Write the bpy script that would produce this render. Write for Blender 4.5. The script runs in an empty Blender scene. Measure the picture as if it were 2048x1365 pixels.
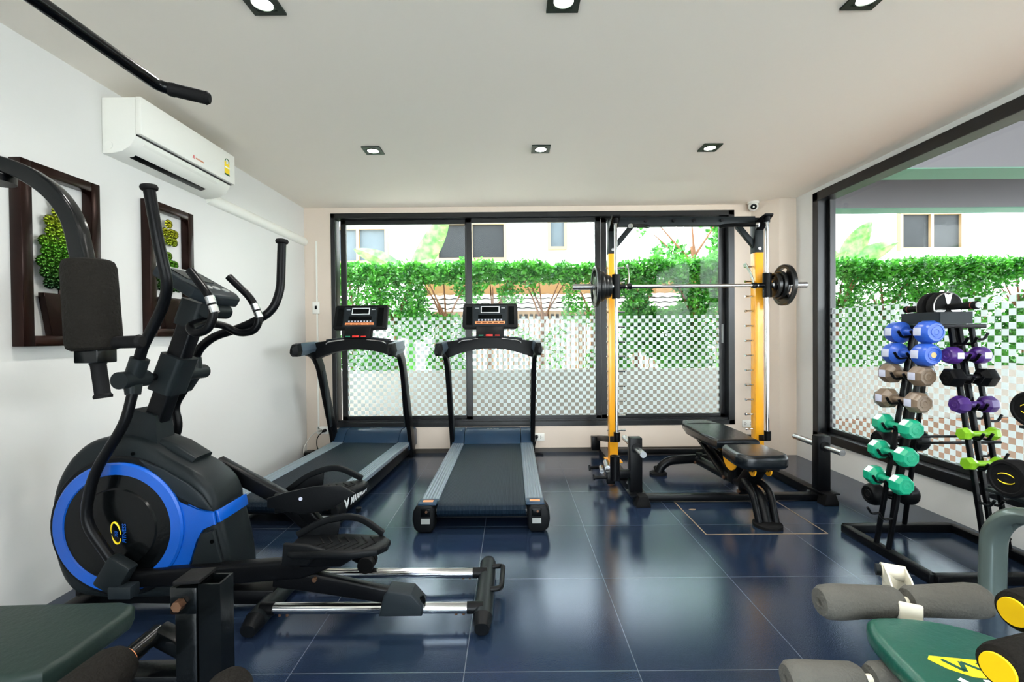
import bpy, bmesh, math, random
from mathutils import Vector, Matrix, noise

random.seed(11)
V = Vector
PI = math.pi
scene = bpy.context.scene
COL = scene.collection

# ------------------------------------------------------------------ camera
CAM_H = 1.157
pitch, roll = -0.0115, 0.0088
fw = V((0, math.cos(pitch), math.sin(pitch)))
rt = V((1, 0, 0))
up = rt.cross(fw)
rt2 = rt * math.cos(roll) - up * math.sin(roll)
up2 = rt * math.sin(roll) + up * math.cos(roll)
cd = bpy.data.cameras.new('camera')
cam = bpy.data.objects.new('camera', cd)
COL.objects.link(cam)
m = Matrix((rt2, up2, -fw)).transposed().to_4x4()
m.translation = V((0, 0, CAM_H))
cam.matrix_world = m
cd.sensor_width = 36
cd.lens = 16.0
cd.clip_start = 0.02
scene.camera = cam

# ------------------------------------------------------------------ world, sun, exposure
world = bpy.data.worlds.new('sky')
scene.world = world
world.use_nodes = True
wn = world.node_tree
wn.nodes.clear()
wo = wn.nodes.new('ShaderNodeOutputWorld')
wb = wn.nodes.new('ShaderNodeBackground')
wt = wn.nodes.new('ShaderNodeTexCoord')
wsx = wn.nodes.new('ShaderNodeSeparateXYZ')
wr = wn.nodes.new('ShaderNodeValToRGB')
wr.color_ramp.elements[0].position = 0.0
wr.color_ramp.elements[0].color = (0.95, 0.97, 1.0, 1)
wr.color_ramp.elements[1].position = 0.9
wr.color_ramp.elements[1].color = (0.60, 0.78, 1.0, 1)
wn.links.new(wt.outputs['Generated'], wsx.inputs[0])
wn.links.new(wsx.outputs['Z'], wr.inputs[0])
wn.links.new(wr.outputs[0], wb.inputs[0])
wb.inputs[1].default_value = 5.0
wn.links.new(wb.outputs[0], wo.inputs[0])

sd = bpy.data.lights.new('sun', 'SUN')
sd.energy = 7.0
sd.angle = 0.02
sd.color = (1.0, 0.95, 0.86)
sun = bpy.data.objects.new('sun', sd)
COL.objects.link(sun)
sun.location = (-6, 3, 14)
sun.rotation_euler = V((0.5, -0.12, -0.86)).to_track_quat('-Z', 'Y').to_euler()

DOWNLIGHT_W = 22.0
vs = scene.view_settings
vs.view_transform = 'Standard'
vs.look = 'None'
vs.gamma = 1.0
vs.use_curve_mapping = False
vs.exposure = 1.33

# ------------------------------------------------------------------ materials
def lin(h):
    h = h.lstrip('#')
    out = []
    for i in (0, 2, 4):
        c = int(h[i:i+2], 16) / 255
        out.append(c / 12.92 if c <= 0.04045 else ((c + 0.055) / 1.055) ** 2.4)
    return tuple(out) + (1.0,)

def M(name, col, rough=0.5, metal=0.0, bump=0.0, bscale=60.0, var=0.0, vscale=6.0, coat=0.0, spec=0.5, emit=0.0):
    mt = bpy.data.materials.new(name)
    mt.use_nodes = True
    nt = mt.node_tree
    b = nt.nodes['Principled BSDF']
    c = lin(col) if isinstance(col, str) else tuple(col) + (1.0,)
    b.inputs['Base Color'].default_value = c
    b.inputs['Roughness'].default_value = rough
    b.inputs['Metallic'].default_value = metal
    b.inputs['Specular IOR Level'].default_value = spec
    b.inputs['Coat Weight'].default_value = coat
    if emit:
        b.inputs['Emission Color'].default_value = c
        b.inputs['Emission Strength'].default_value = emit
    tc = nt.nodes.new('ShaderNodeTexCoord')
    if bump:
        n = nt.nodes.new('ShaderNodeTexNoise')
        n.inputs['Scale'].default_value = bscale
        n.inputs['Detail'].default_value = 3
        bp = nt.nodes.new('ShaderNodeBump')
        bp.inputs['Strength'].default_value = bump
        bp.inputs['Distance'].default_value = 0.01
        nt.links.new(tc.outputs['Object'], n.inputs['Vector'])
        nt.links.new(n.outputs[0], bp.inputs['Height'])
        nt.links.new(bp.outputs[0], b.inputs['Normal'])
    if var:
        n2 = nt.nodes.new('ShaderNodeTexNoise')
        n2.inputs['Scale'].default_value = vscale
        n2.inputs['Detail'].default_value = 4
        mx = nt.nodes.new('ShaderNodeMix')
        mx.data_type = 'RGBA'
        mx.inputs[6].default_value = tuple(x * (1 - var) for x in c[:3]) + (1,)
        mx.inputs[7].default_value = tuple(min(1, x * (1 + var)) for x in c[:3]) + (1,)
        nt.links.new(tc.outputs['Object'], n2.inputs['Vector'])
        nt.links.new(n2.outputs[0], mx.inputs[0])
        nt.links.new(mx.outputs[2], b.inputs['Base Color'])
    return mt

MAT = dict(
    wall=M('white_paint', '#d7d6d3', 0.5, bump=0.04, bscale=35),
    warmlit_wall=M('warm_lit_white_paint', '#d9cabb', 0.5, bump=0.04, bscale=35),  # warm light on the back wall and pier put into the colour
    ceil=M('ceiling_paint', '#f4ebdf', 0.6, bump=0.03, bscale=25),
    black_alu=M('black_aluminium', '#0c0e11', 0.33, metal=0.1, bump=0.02),
    black=M('black_powder_coat', '#08090b', 0.30, bump=0.05, bscale=220, spec=0.13),
    blackmatt=M('black_matt_plastic', '#0b0d0f', 0.42, bump=0.05, bscale=160, spec=0.13),
    blackgloss=M('black_gloss_paint', '#060809', 0.2, bump=0.06, bscale=45, coat=0.0, spec=0.22),
    gunmetal=M('gunmetal_plastic', '#1a1f21', 0.36, metal=0.1, bump=0.03, bscale=200, spec=0.13),
    darkgrey=M('dark_grey_plastic', '#1e2428', 0.42, bump=0.04, bscale=200, spec=0.13),
    satinblue=M('satin_blue_grey', '#4d5d6b', 0.32, metal=0.4),
    rubber=M('black_rubber', '#0c0c0d', 0.7, bump=0.1, bscale=150, spec=0.13),
    foam=M('charcoal_foam', '#171512', 0.95, bump=0.5, bscale=130, var=0.25, vscale=14, spec=0.13),
    foamgrey=M('worn_grey_foam', '#4f4e49', 0.95, bump=0.5, bscale=130, var=0.22, vscale=9),
    chrome=M('chrome', '#d6d7d8', 0.10, metal=1.0, bump=0.01),
    steel=M('brushed_steel', '#b9babb', 0.24, metal=1.0, bump=0.02),
    brass=M('rusty_bolt', '#6a4d3a', 0.45, metal=0.7, var=0.3, vscale=60),
    leather=M('black_vinyl', '#0b1014', 0.24, bump=0.08, bscale=60, var=0.2, vscale=10, spec=0.45),
    greenleather=M('dark_green_vinyl', '#1d2a26', 0.45, bump=0.12, bscale=70, var=0.2, vscale=8, spec=0.22),
    yellow=M('amber_enamel', '#f2a81d', 0.3, bump=0.02, coat=0.3),
    blue=M('blue_plastic', '#034fae', 0.32, bump=0.03, bscale=150, coat=0.2),
    navy=M('navy_plastic', '#20354a', 0.3, bump=0.03, bscale=150, spec=0.22),
    steelblue=M('grooved_rail_grey', '#8b98a4', 0.32, metal=0.5),
    belt=M('running_belt', '#0c1722', 0.36, bump=0.2, bscale=400, var=0.15, spec=0.13),
    pvc=M('white_plastic', '#e9e8e1', 0.4, bump=0.01),
    pvcgrey=M('grey_plastic', '#8d9190', 0.4),
    wire=M('pale_wire', '#c9c7c0', 0.5),
    orange=M('orange_strip', '#e08a55', 0.4),
    red=M('red_button', '#d8251c', 0.35),
    darkred=M('dark_red_rubber', '#6a1712', 0.5),
    greenbtn=M('green_button', '#1d7a5a', 0.4),
    white=M('white_print', '#e8edf0', 0.5),
    screen=M('dark_screen', '#050708', 0.12, spec=0.13),
    mint=M('teal_vinyl_dumbbell', '#0d9a74', 0.34, bump=0.05, bscale=120, var=0.12),
    cobalt=M('blue_vinyl_dumbbell', '#2a55b4', 0.32, bump=0.05, bscale=120, var=0.15),
    brown=M('brown_vinyl_dumbbell', '#71604f', 0.36, bump=0.05, bscale=120, var=0.15),
    purple=M('purple_vinyl_dumbbell', '#41206e', 0.34, bump=0.05, bscale=120, var=0.15),
    lime=M('lime_vinyl_dumbbell', '#7fb615', 0.34, bump=0.05, bscale=120, var=0.15),
    greydb=M('grey_vinyl_dumbbell', '#5e6764', 0.36, bump=0.05, bscale=120),
    labelgrey=M('pale_label', '#b9bcd0', 0.4, var=0.1, vscale=40),
    tan=M('tan_cap', '#d8b87c', 0.5),
    labelyellow=M('label_yellow', '#f3d416', 0.4),
    labelgreen=M('label_green', '#0d5a35', 0.4),
    greenpad=M('bottle_green_vinyl', '#0b4b3d', 0.33, bump=0.1, bscale=70, var=0.2, vscale=5),
    cream=M('cream_enamel', '#d8d3c2', 0.35, var=0.12, vscale=18, bump=0.03),
    yellowcap=M('yellow_cap', '#e8bd0a', 0.35),
    greytube=M('grey_green_enamel', '#5d6a66', 0.25, metal=0.3, bump=0.03, coat=0.3),
    hedgebark=M('bark', '#7a5238', 0.9, bump=0.6, bscale=25, var=0.3),
    planter=M('beige_render', '#8f887c', 0.8, bump=0.1, var=0.08),
    facade=M('white_facade', '#f4f1ec', 0.8, bump=0.05),
    winframe=M('tan_window_frame', '#8f744f', 0.5),
    winglass=M('dim_window_pane', '#2a2b2b', 0.4, spec=0.1, var=0.3, vscale=2),
    curtain=M('grey_curtain', '#4c5457', 0.8, var=0.2, vscale=8),
    fascia=M('tan_fascia', '#80592c', 0.7, var=0.12),
    rooftile=M('pale_roof_tile', '#a39b8e', 0.7, var=0.1),
    fencebar=M('brown_fence', '#8a6a4a', 0.7, var=0.2),
    concrete=M('grey_concrete', '#5d5c60', 0.8, bump=0.02, var=0.06, vscale=3),
    greenlit_soffit=M('green_lit_soffit', '#4c7865', 0.7, bump=0.05, var=0.08),  # green light on the beam undersides put into the colour
    mulch=M('red_brown_mulch', '#5a3524', 0.95, bump=0.8, bscale=60, var=0.5, vscale=30),
    deck=M('brown_terrace_tile', '#8d5d3c', 0.45, var=0.3, vscale=3, bump=0.05),
    gravel=M('pale_paving', '#d6d2c8', 0.85, var=0.1),
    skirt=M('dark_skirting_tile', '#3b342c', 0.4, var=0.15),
    groutrust=M('rusty_edge', '#7d6a52', 0.8, var=0.3, vscale=30),
    artbrown=M('bronzed_metal', '#24130e', 0.25, metal=0.75, var=0.9, vscale=5),
    lamp=M('lit_lamp_lens', (1.0, 1.0, 0.93), 0.5, emit=14.0),
    trimdark=M('dark_green_lamp_trim', '#1c2a20', 0.4, metal=0.4),
)

def leaf_mat(name, c1, c2, tr):
    mt = bpy.data.materials.new(name)
    mt.use_nodes = True
    nt = mt.node_tree
    nt.nodes.clear()
    o = nt.nodes.new('ShaderNodeOutputMaterial')
    d = nt.nodes.new('ShaderNodeBsdfDiffuse')
    t = nt.nodes.new('ShaderNodeBsdfTranslucent')
    g = nt.nodes.new('ShaderNodeBsdfGlossy')
    g.inputs['Roughness'].default_value = 0.35
    mx = nt.nodes.new('ShaderNodeMixShader'); mx.inputs[0].default_value = tr
    m2 = nt.nodes.new('ShaderNodeMixShader'); m2.inputs[0].default_value = 0.06
    tc = nt.nodes.new('ShaderNodeTexCoord')
    n = nt.nodes.new('ShaderNodeTexNoise'); n.inputs['Scale'].default_value = 9
    n.inputs['Detail'].default_value = 6
    r = nt.nodes.new('ShaderNodeValToRGB')
    r.color_ramp.elements[0].position = 0.35; r.color_ramp.elements[0].color = lin(c1)
    r.color_ramp.elements[1].position = 0.68; r.color_ramp.elements[1].color = lin(c2)
    L = nt.links.new
    L(tc.outputs['Object'], n.inputs['Vector']); L(n.outputs[0], r.inputs[0])
    L(r.outputs[0], d.inputs[0]); L(r.outputs[0], t.inputs[0])
    L(d.outputs[0], mx.inputs[1]); L(t.outputs[0], mx.inputs[2])
    L(mx.outputs[0], m2.inputs[1]); L(g.outputs[0], m2.inputs[2])
    L(m2.outputs[0], o.inputs[0])
    return mt
MAT['leaf'] = leaf_mat('hedge_leaf', '#17601a', '#5cb236', 0.4)
MAT['banana'] = leaf_mat('banana_leaf', '#3c8c2c', '#86bd62', 0.4)

def glass_mat():
    mt = bpy.data.materials.new('clear_glass')
    mt.use_nodes = True
    nt = mt.node_tree
    nt.nodes.clear()
    o = nt.nodes.new('ShaderNodeOutputMaterial')
    t = nt.nodes.new('ShaderNodeBsdfTransparent'); t.inputs[0].default_value = (0.96, 0.98, 0.97, 1)
    g = nt.nodes.new('ShaderNodeBsdfGlossy'); g.inputs['Roughness'].default_value = 0.01
    lw = nt.nodes.new('ShaderNodeLayerWeight'); lw.inputs[0].default_value = 0.5
    p = nt.nodes.new('ShaderNodeMath'); p.operation = 'POWER'; p.inputs[1].default_value = 5
    ma = nt.nodes.new('ShaderNodeMath'); ma.operation = 'MULTIPLY_ADD'
    ma.inputs[1].default_value = 0.7; ma.inputs[2].default_value = 0.010
    mx = nt.nodes.new('ShaderNodeMixShader')
    L = nt.links.new
    L(lw.outputs['Facing'], p.inputs[0]); L(p.outputs[0], ma.inputs[0]); L(ma.outputs[0], mx.inputs[0])
    L(t.outputs[0], mx.inputs[1]); L(g.outputs[0], mx.inputs[2]); L(mx.outputs[0], o.inputs[0])
    return mt
MAT['glass'] = glass_mat()

def film_mat(name, axis):
    """checked privacy film: frosted squares and clear squares"""
    mt = bpy.data.materials.new(name)
    mt.use_nodes = True
    nt = mt.node_tree
    nt.nodes.clear()
    L = nt.links.new
    o = nt.nodes.new('ShaderNodeOutputMaterial')
    tc = nt.nodes.new('ShaderNodeTexCoord')
    sx = nt.nodes.new('ShaderNodeSeparateXYZ')
    cx = nt.nodes.new('ShaderNodeCombineXYZ')
    L(tc.outputs['Object'], sx.inputs[0])
    L(sx.outputs[axis], cx.inputs[0]); L(sx.outputs['Z'], cx.inputs[1])
    cx.inputs[2].default_value = 0.01
    ck = nt.nodes.new('ShaderNodeTexChecker'); ck.inputs['Scale'].default_value = 1 / 0.0378
    L(cx.outputs[0], ck.inputs['Vector'])
    d = nt.nodes.new('ShaderNodeBsdfDiffuse'); d.inputs[0].default_value = (0.80, 0.86, 0.85, 1)
    t = nt.nodes.new('ShaderNodeBsdfTranslucent'); t.inputs[0].default_value = (0.72, 0.78, 0.78, 1)
    tr = nt.nodes.new('ShaderNodeBsdfTransparent'); tr.inputs[0].default_value = (1, 1, 1, 1)
    m1 = nt.nodes.new('ShaderNodeMixShader'); m1.inputs[0].default_value = 0.45
    L(d.outputs[0], m1.inputs[1]); L(t.outputs[0], m1.inputs[2])
    m2 = nt.nodes.new('ShaderNodeMixShader'); m2.inputs[0].default_value = 0.08
    L(m1.outputs[0], m2.inputs[1]); L(tr.outputs[0], m2.inputs[2])
    m3 = nt.nodes.new('ShaderNodeMixShader')
    L(ck.outputs['Fac'], m3.inputs[0]); L(tr.outputs[0], m3.inputs[1]); L(m2.outputs[0], m3.inputs[2])
    L(m3.outputs[0], o.inputs[0])
    return mt
MAT['film_x'] = film_mat('checked_film_across', 'X')
MAT['film_y'] = film_mat('checked_film_along', 'Y')

def floor_mat():
    mt = bpy.data.materials.new('slate_floor_tile')
    mt.use_nodes = True
    nt = mt.node_tree
    L = nt.links.new
    b = nt.nodes['Principled BSDF']
    tc = nt.nodes.new('ShaderNodeTexCoord')
    mp = nt.nodes.new('ShaderNodeMapping')
    mp.inputs['Location'].default_value = (-0.424, -1.553, 0)
    br = nt.nodes.new('ShaderNodeTexBrick')
    br.offset = 0; br.squash = 1
    br.inputs['Scale'].default_value = 1
    br.inputs['Brick Width'].default_value = 0.598
    br.inputs['Row Height'].default_value = 0.598
    br.inputs['Mortar Size'].default_value = 0.0016
    br.inputs['Mortar Smooth'].default_value = 0.1
    br.inputs['Color1'].default_value = lin('#1e2a3d')
    br.inputs['Color2'].default_value = lin('#223045')
    br.inputs['Mortar'].default_value = lin('#5d656c')
    n = nt.nodes.new('ShaderNodeTexNoise'); n.inputs['Scale'].default_value = 3.0; n.inputs['Detail'].default_value = 6
    mx = nt.nodes.new('ShaderNodeMix'); mx.data_type = 'RGBA'; mx.blend_type = 'MULTIPLY'
    mx.inputs[0].default_value = 0.35
    L(tc.outputs['Object'], mp.inputs[0]); L(mp.outputs[0], br.inputs['Vector'])
    L(tc.outputs['Object'], n.inputs['Vector'])
    L(br.outputs['Color'], mx.inputs[6]); L(n.outputs['Color'], mx.inputs[7])
    L(mx.outputs[2], b.inputs['Base Color'])
    n2 = nt.nodes.new('ShaderNodeTexNoise'); n2.inputs['Scale'].default_value = 2.2; n2.inputs['Detail'].default_value = 5
    mr = nt.nodes.new('ShaderNodeMapRange')
    mr.inputs['To Min'].default_value = 0.06; mr.inputs['To Max'].default_value = 0.17
    L(tc.outputs['Object'], n2.inputs['Vector']); L(n2.outputs[0], mr.inputs[0]); L(mr.outputs[0], b.inputs['Roughness'])
    n3 = nt.nodes.new('ShaderNodeTexNoise'); n3.inputs['Scale'].default_value = 240
    bp = nt.nodes.new('ShaderNodeBump'); bp.inputs['Strength'].default_value = 0.06; bp.inputs['Distance'].default_value = 0.005
    L(tc.outputs['Object'], n3.inputs['Vector']); L(n3.outputs[0], bp.inputs['Height']); L(bp.outputs[0], b.inputs['Normal'])
    b.inputs['Specular IOR Level'].default_value = 0.7
    b.inputs['Specular Tint'].default_value = (0.62, 0.79, 1.0, 1)
    return mt
MAT['floor'] = floor_mat()

def ribbed(mat, axis, freq, depth=0.004):
    """fine parallel grooves across one object axis"""
    nt = mat.node_tree
    b = nt.nodes['Principled BSDF']
    tc = nt.nodes.new('ShaderNodeTexCoord')
    sx = nt.nodes.new('ShaderNodeSeparateXYZ')
    mu = nt.nodes.new('ShaderNodeMath'); mu.operation = 'MULTIPLY'; mu.inputs[1].default_value = freq * 2 * PI
    si = nt.nodes.new('ShaderNodeMath'); si.operation = 'SINE'
    bp = nt.nodes.new('ShaderNodeBump'); bp.inputs['Strength'].default_value = 1; bp.inputs['Distance'].default_value = depth
    L = nt.links.new
    L(tc.outputs['Object'], sx.inputs[0]); L(sx.outputs[axis], mu.inputs[0]); L(mu.outputs[0], si.inputs[0])
    L(si.outputs[0], bp.inputs['Height']); L(bp.outputs[0], b.inputs['Normal'])
MAT['belt'].node_tree.nodes['Principled BSDF'].inputs['Specular Tint'].default_value = (0.6, 0.8, 1.0, 1)
ribbed(MAT['steelblue'], 'X', 55, 0.003)
ribbed(MAT['belt'], 'X', 120, 0.0006)

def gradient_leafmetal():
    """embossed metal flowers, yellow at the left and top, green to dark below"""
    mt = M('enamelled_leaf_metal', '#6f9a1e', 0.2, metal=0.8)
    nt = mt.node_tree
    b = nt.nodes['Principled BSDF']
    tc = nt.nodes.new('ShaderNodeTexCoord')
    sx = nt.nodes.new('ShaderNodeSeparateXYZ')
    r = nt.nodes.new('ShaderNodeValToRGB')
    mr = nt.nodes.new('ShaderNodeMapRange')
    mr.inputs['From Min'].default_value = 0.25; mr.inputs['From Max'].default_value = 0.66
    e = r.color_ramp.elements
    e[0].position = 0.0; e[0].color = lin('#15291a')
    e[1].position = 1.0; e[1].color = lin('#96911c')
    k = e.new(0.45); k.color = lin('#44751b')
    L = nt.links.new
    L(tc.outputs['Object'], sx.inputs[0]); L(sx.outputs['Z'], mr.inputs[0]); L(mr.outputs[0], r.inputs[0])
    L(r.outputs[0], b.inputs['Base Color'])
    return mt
MAT['leafmetal'] = gradient_leafmetal()

# ------------------------------------------------------------------ mesh helpers
def rmat(rx=0, ry=0, rz=0):
    return (Matrix.Rotation(rz, 3, 'Z') @ Matrix.Rotation(ry, 3, 'Y') @ Matrix.Rotation(rx, 3, 'X'))

def frame_of(d):
    d = V(d).normalized()
    a = V((0, 0, 1)) if abs(d.z) < 0.95 else V((1, 0, 0))
    x = a.cross(d).normalized()
    y = d.cross(x).normalized()
    return x, y, d

def fillet(pts, r, n=5):
    pts = [V(p) for p in pts]
    if r <= 0 or len(pts) < 3:
        return pts
    out = [pts[0]]
    for i in range(1, len(pts) - 1):
        a, b, c = pts[i-1], pts[i], pts[i+1]
        u, w = (a - b), (c - b)
        lu, lw = u.length, w.length
        u.normalize(); w.normalize()
        t = min(r, lu * 0.48, lw * 0.48)
        p0, p1 = b + u * t, b + w * t
        for k in range(n + 1):
            s = k / n
            out.append(p0 * (1-s)**2 + b * 2*s*(1-s) + p1 * s**2)
    out.append(pts[-1])
    return out

def rrect(w, h, r, n=4, cx=0, cy=0):
    r = min(r, w/2 - 1e-4, h/2 - 1e-4)
    out = []
    for (sx, sy, a0) in ((1, 1, 0), (-1, 1, 90), (-1, -1, 180), (1, -1, 270)):
        for k in range(n + 1):
            a = math.radians(a0 + 90 * k / n)
            out.append((cx + sx*(w/2 - r) + r*math.cos(a), cy + sy*(h/2 - r) + r*math.sin(a)))
    return out

def circ(r, n=24, cx=0, cy=0, a0=0):
    return [(cx + r*math.cos(a0 + 2*PI*k/n), cy + r*math.sin(a0 + 2*PI*k/n)) for k in range(n)]

def smooth_poly(P, n=4):
    out = []
    for i in range(len(P)):
        p0, p1, p2, p3 = (V(P[(i + j) % len(P)]) for j in (-1, 0, 1, 2))
        for k in range(n):
            t_ = k/n
            q = 0.5*((2*p1) + (p2 - p0)*t_ + (2*p0 - 5*p1 + 4*p2 - p3)*t_*t_ + (3*p1 - p0 - 3*p2 + p3)*t_**3)
            out.append((q.x, q.y))
    return out

class MB:
    def __init__(self):
        self.bm = bmesh.new()
    def _grid(self, rings, closed_u=True, caps=True, loop=False):
        vs_ = [[self.bm.verts.new(p) for p in r] for r in rings]
        n = len(vs_[0])
        rng = range(len(vs_)) if loop else range(len(vs_) - 1)
        for i in rng:
            a, b = vs_[i], vs_[(i + 1) % len(vs_)]
            for j in range(n if closed_u else n - 1):
                k = (j + 1) % n
                self.bm.faces.new((a[j], a[k], b[k], b[j]))
        if caps and not loop:
            self.bm.faces.new(list(reversed(vs_[0])))
            self.bm.faces.new(vs_[-1])
        return self
    def _merge(self, tb):
        me = bpy.data.meshes.new('tmp')
        tb.to_mesh(me); tb.free()
        self.bm.from_mesh(me)
        bpy.data.meshes.remove(me)
    def box(self, c, s, R=None, bev=0.0, seg=2):
        tb = bmesh.new()
        bmesh.ops.create_cube(tb, size=1)
        for v in tb.verts:
            v.co = V((v.co.x*s[0], v.co.y*s[1], v.co.z*s[2]))
        if bev > 0:
            bmesh.ops.bevel(tb, geom=list(tb.edges), offset=min(bev, min(s)*0.49), segments=seg, affect='EDGES', profile=0.5)
        R = R or Matrix.Identity(3)
        for v in tb.verts:
            v.co = R @ v.co + V(c)
        self._merge(tb)
        return self
    def beam(self, p0, p1, w, h, bev=0.004, upv=(0, 0, 1)):
        p0, p1 = V(p0), V(p1)
        d = (p1 - p0); L = d.length; d.normalize()
        u = V(upv)
        if abs(u.dot(d)) > 0.98: u = V((0, 1, 0))
        x = d.cross(u).normalized(); z = x.cross(d).normalized()
        R = Matrix((x, d, z)).transposed()
        return self.box((p0 + p1)/2, (w, L, h), R, bev)
    def cyl(self, p0, p1, r0, r1=None, n=20):
        r1 = r0 if r1 is None else r1
        p0, p1 = V(p0), V(p1)
        x, y, d = frame_of(p1 - p0)
        c = [(math.cos(2*PI*k/n), math.sin(2*PI*k/n)) for k in range(n)]
        return self._grid([[p0 + (x*a + y*b)*r0 for a, b in c], [p1 + (x*a + y*b)*r1 for a, b in c]])
    def lathe(self, p0, axis, prof, n=28, a0=0.0):
        x, y, d = frame_of(axis); p0 = V(p0)
        rings = []
        for t, r in prof:
            r = max(r, 1e-4)
            rings.append([p0 + d*t + (x*math.cos(a0+2*PI*k/n) + y*math.sin(a0+2*PI*k/n))*r for k in range(n)])
        return self._grid(rings)
    def tube(self, pts, r, n=14, fil=0.0, loop=False, sect=None, rs=None, caps=True, up0=None):
        pts = fillet(pts, fil) if not loop else [V(p) for p in pts]
        m_ = len(pts)
        tan = []
        for i in range(m_):
            if loop: t = pts[(i+1) % m_] - pts[i-1]
            elif i == 0: t = pts[1] - pts[0]
            elif i == m_-1: t = pts[-1] - pts[-2]
            else: t = (pts[i+1] - pts[i]).normalized() + (pts[i] - pts[i-1]).normalized()
            tan.append(t.normalized())
        if up0 is not None:
            x = V(up0) - tan[0]*V(up0).dot(tan[0]); x.normalize()
        else:
            x = frame_of(tan[0])[0]
        rings = []
        sect = sect or circ(1, n)
        for i in range(m_):
            if i:
                q = tan[i-1].rotation_difference(tan[i])
                x = q @ x
                x = (x - tan[i]*x.dot(tan[i])).normalized()
            y = tan[i].cross(x)
            rr = rs[min(i, len(rs)-1)] if rs else r
            rings.append([pts[i] + (x*a + y*b)*rr for a, b in sect])
        return self._grid(rings, caps=caps, loop=loop)
    def prism(self, poly, o, ux, uy, depth, bev=0.0, seg=3, both=True):
        """polygon in the (ux,uy) plane at o, extruded along ux x uy by depth"""
        tb = bmesh.new()
        ux, uy, o = V(ux), V(uy), V(o)
        nz = ux.cross(uy).normalized()
        a = [tb.verts.new(o + ux*p[0] + uy*p[1]) for p in poly]
        b = [tb.verts.new(o + ux*p[0] + uy*p[1] + nz*depth) for p in poly]
        k = len(poly)
        bot = tb.faces.new(list(reversed(a))); top = tb.faces.new(b)
        for i in range(k):
            j = (i + 1) % k
            tb.faces.new((a[i], a[j], b[j], b[i]))
        if bev > 0:
            es = list(top.edges) + (list(bot.edges) if both else [])
            bmesh.ops.bevel(tb, geom=es, offset=bev, segments=seg, affect='EDGES', profile=0.5)
        bmesh.ops.recalc_face_normals(tb, faces=list(tb.faces))
        self._merge(tb)
        return self
    def loft(self, rings):
        return self._grid([[V(p) for p in r] for r in rings])
    def puff(self, poly, o, ux, uy, depth, r, seg=5):
        """solid of a smooth outline whose two rims are rounded by r"""
        ux, uy, o = V(ux), V(uy), V(o)
        nz = ux.cross(uy).normalized()
        n = len(poly)
        area = sum(poly[i][0]*poly[(i+1) % n][1] - poly[(i+1) % n][0]*poly[i][1] for i in range(n))
        sg = 1 if area > 0 else -1
        nor = []
        for i in range(n):
            t = V((poly[(i+2) % n][0] - poly[i-2][0], poly[(i+2) % n][1] - poly[i-2][1])).normalized()
            nor.append(V((t.y*sg, -t.x*sg)))
        rings = []
        for k in range(seg + 1):
            a = PI/2*k/seg
            rings.append((r*(1 - math.sin(a)), r*(1 - math.cos(a))))
        prof = [(ins, z) for ins, z in rings] + [(ins, depth - z) for ins, z in reversed(rings)]
        return self._grid([[o + ux*(p[0] - nor[i].x*ins) + uy*(p[1] - nor[i].y*ins) + nz*z for i, p in enumerate(poly)] for ins, z in prof])
    def ball(self, c, s, n=16, R=None):
        tb = bmesh.new()
        bmesh.ops.create_uvsphere(tb, u_segments=n, v_segments=max(6, n//2), radius=1)
        R = R or Matrix.Identity(3)
        s = (s, s, s) if not hasattr(s, '__len__') else s
        for v in tb.verts:
            v.co = R @ V((v.co.x*s[0], v.co.y*s[1], v.co.z*s[2])) + V(c)
        self._merge(tb)
        return self
    def quad(self, *ps):
        self.bm.faces.new([self.bm.verts.new(V(p)) for p in ps]); return self
    def build(self, name, mat, parent=None, smooth=35, local=False, origin=None, recalc=True):
        bm = self.bm
        if recalc:
            bmesh.ops.recalc_face_normals(bm, faces=list(bm.faces))
        me = bpy.data.meshes.new(name)
        if parent is not None and not local:
            inv = root_matrix(parent).inverted()
            bm.transform(inv)
        ob = bpy.data.objects.new(name, me)
        if parent is None:
            if origin is None:
                xs = [v.co for v in bm.verts]
                lo = V((min(v.x for v in xs), min(v.y for v in xs), min(v.z for v in xs)))
                hi = V((max(v.x for v in xs), max(v.y for v in xs), max(v.z for v in xs)))
                origin = V(((lo.x+hi.x)/2, (lo.y+hi.y)/2, lo.z))
            bm.transform(Matrix.Translation(-V(origin)))
            ob.location = origin
        bm.to_mesh(me); bm.free()
        me.materials.append(MAT[mat] if isinstance(mat, str) else mat)
        if smooth:
            me.polygons.foreach_set('use_smooth', [True]*len(me.polygons))
            me.set_sharp_from_angle(angle=math.radians(smooth))
        COL.objects.link(ob)
        if parent is not None:
            ob.parent = parent
        return ob

def root_matrix(o):
    while o.parent is not None:
        o = o.parent
    return Matrix.Translation(o.location) @ o.rotation_euler.to_matrix().to_4x4()

def tag(o, label=None, cat=None, group=None, kind=None):
    if label: o['label'] = label
    if cat: o['category'] = cat
    if group: o['group'] = group
    if kind: o['kind'] = kind
    return o

def thing(name, label, cat, loc=(0, 0, 0), rz=0.0, group=None):
    o = bpy.data.objects.new(name, None)
    o.empty_display_size = 0.05
    o.location = loc; o.rotation_euler = (0, 0, rz)
    COL.objects.link(o)
    return tag(o, label, cat, group)

def dup(root, loc=None, rot=None, label=None):
    kids = {}
    for o in bpy.data.objects:
        if o.parent is not None:
            kids.setdefault(o.parent.name, []).append(o)
    r = root.copy(); COL.objects.link(r)
    if loc is not None: r.location = loc
    if rot is not None: r.rotation_euler = rot
    if label: r['label'] = label
    def rec(src, dst):
        for ch in kids.get(src.name, []):
            c = ch.copy(); COL.objects.link(c); c.parent = dst
            rec(ch, c)
    rec(root, r)
    return r

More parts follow.
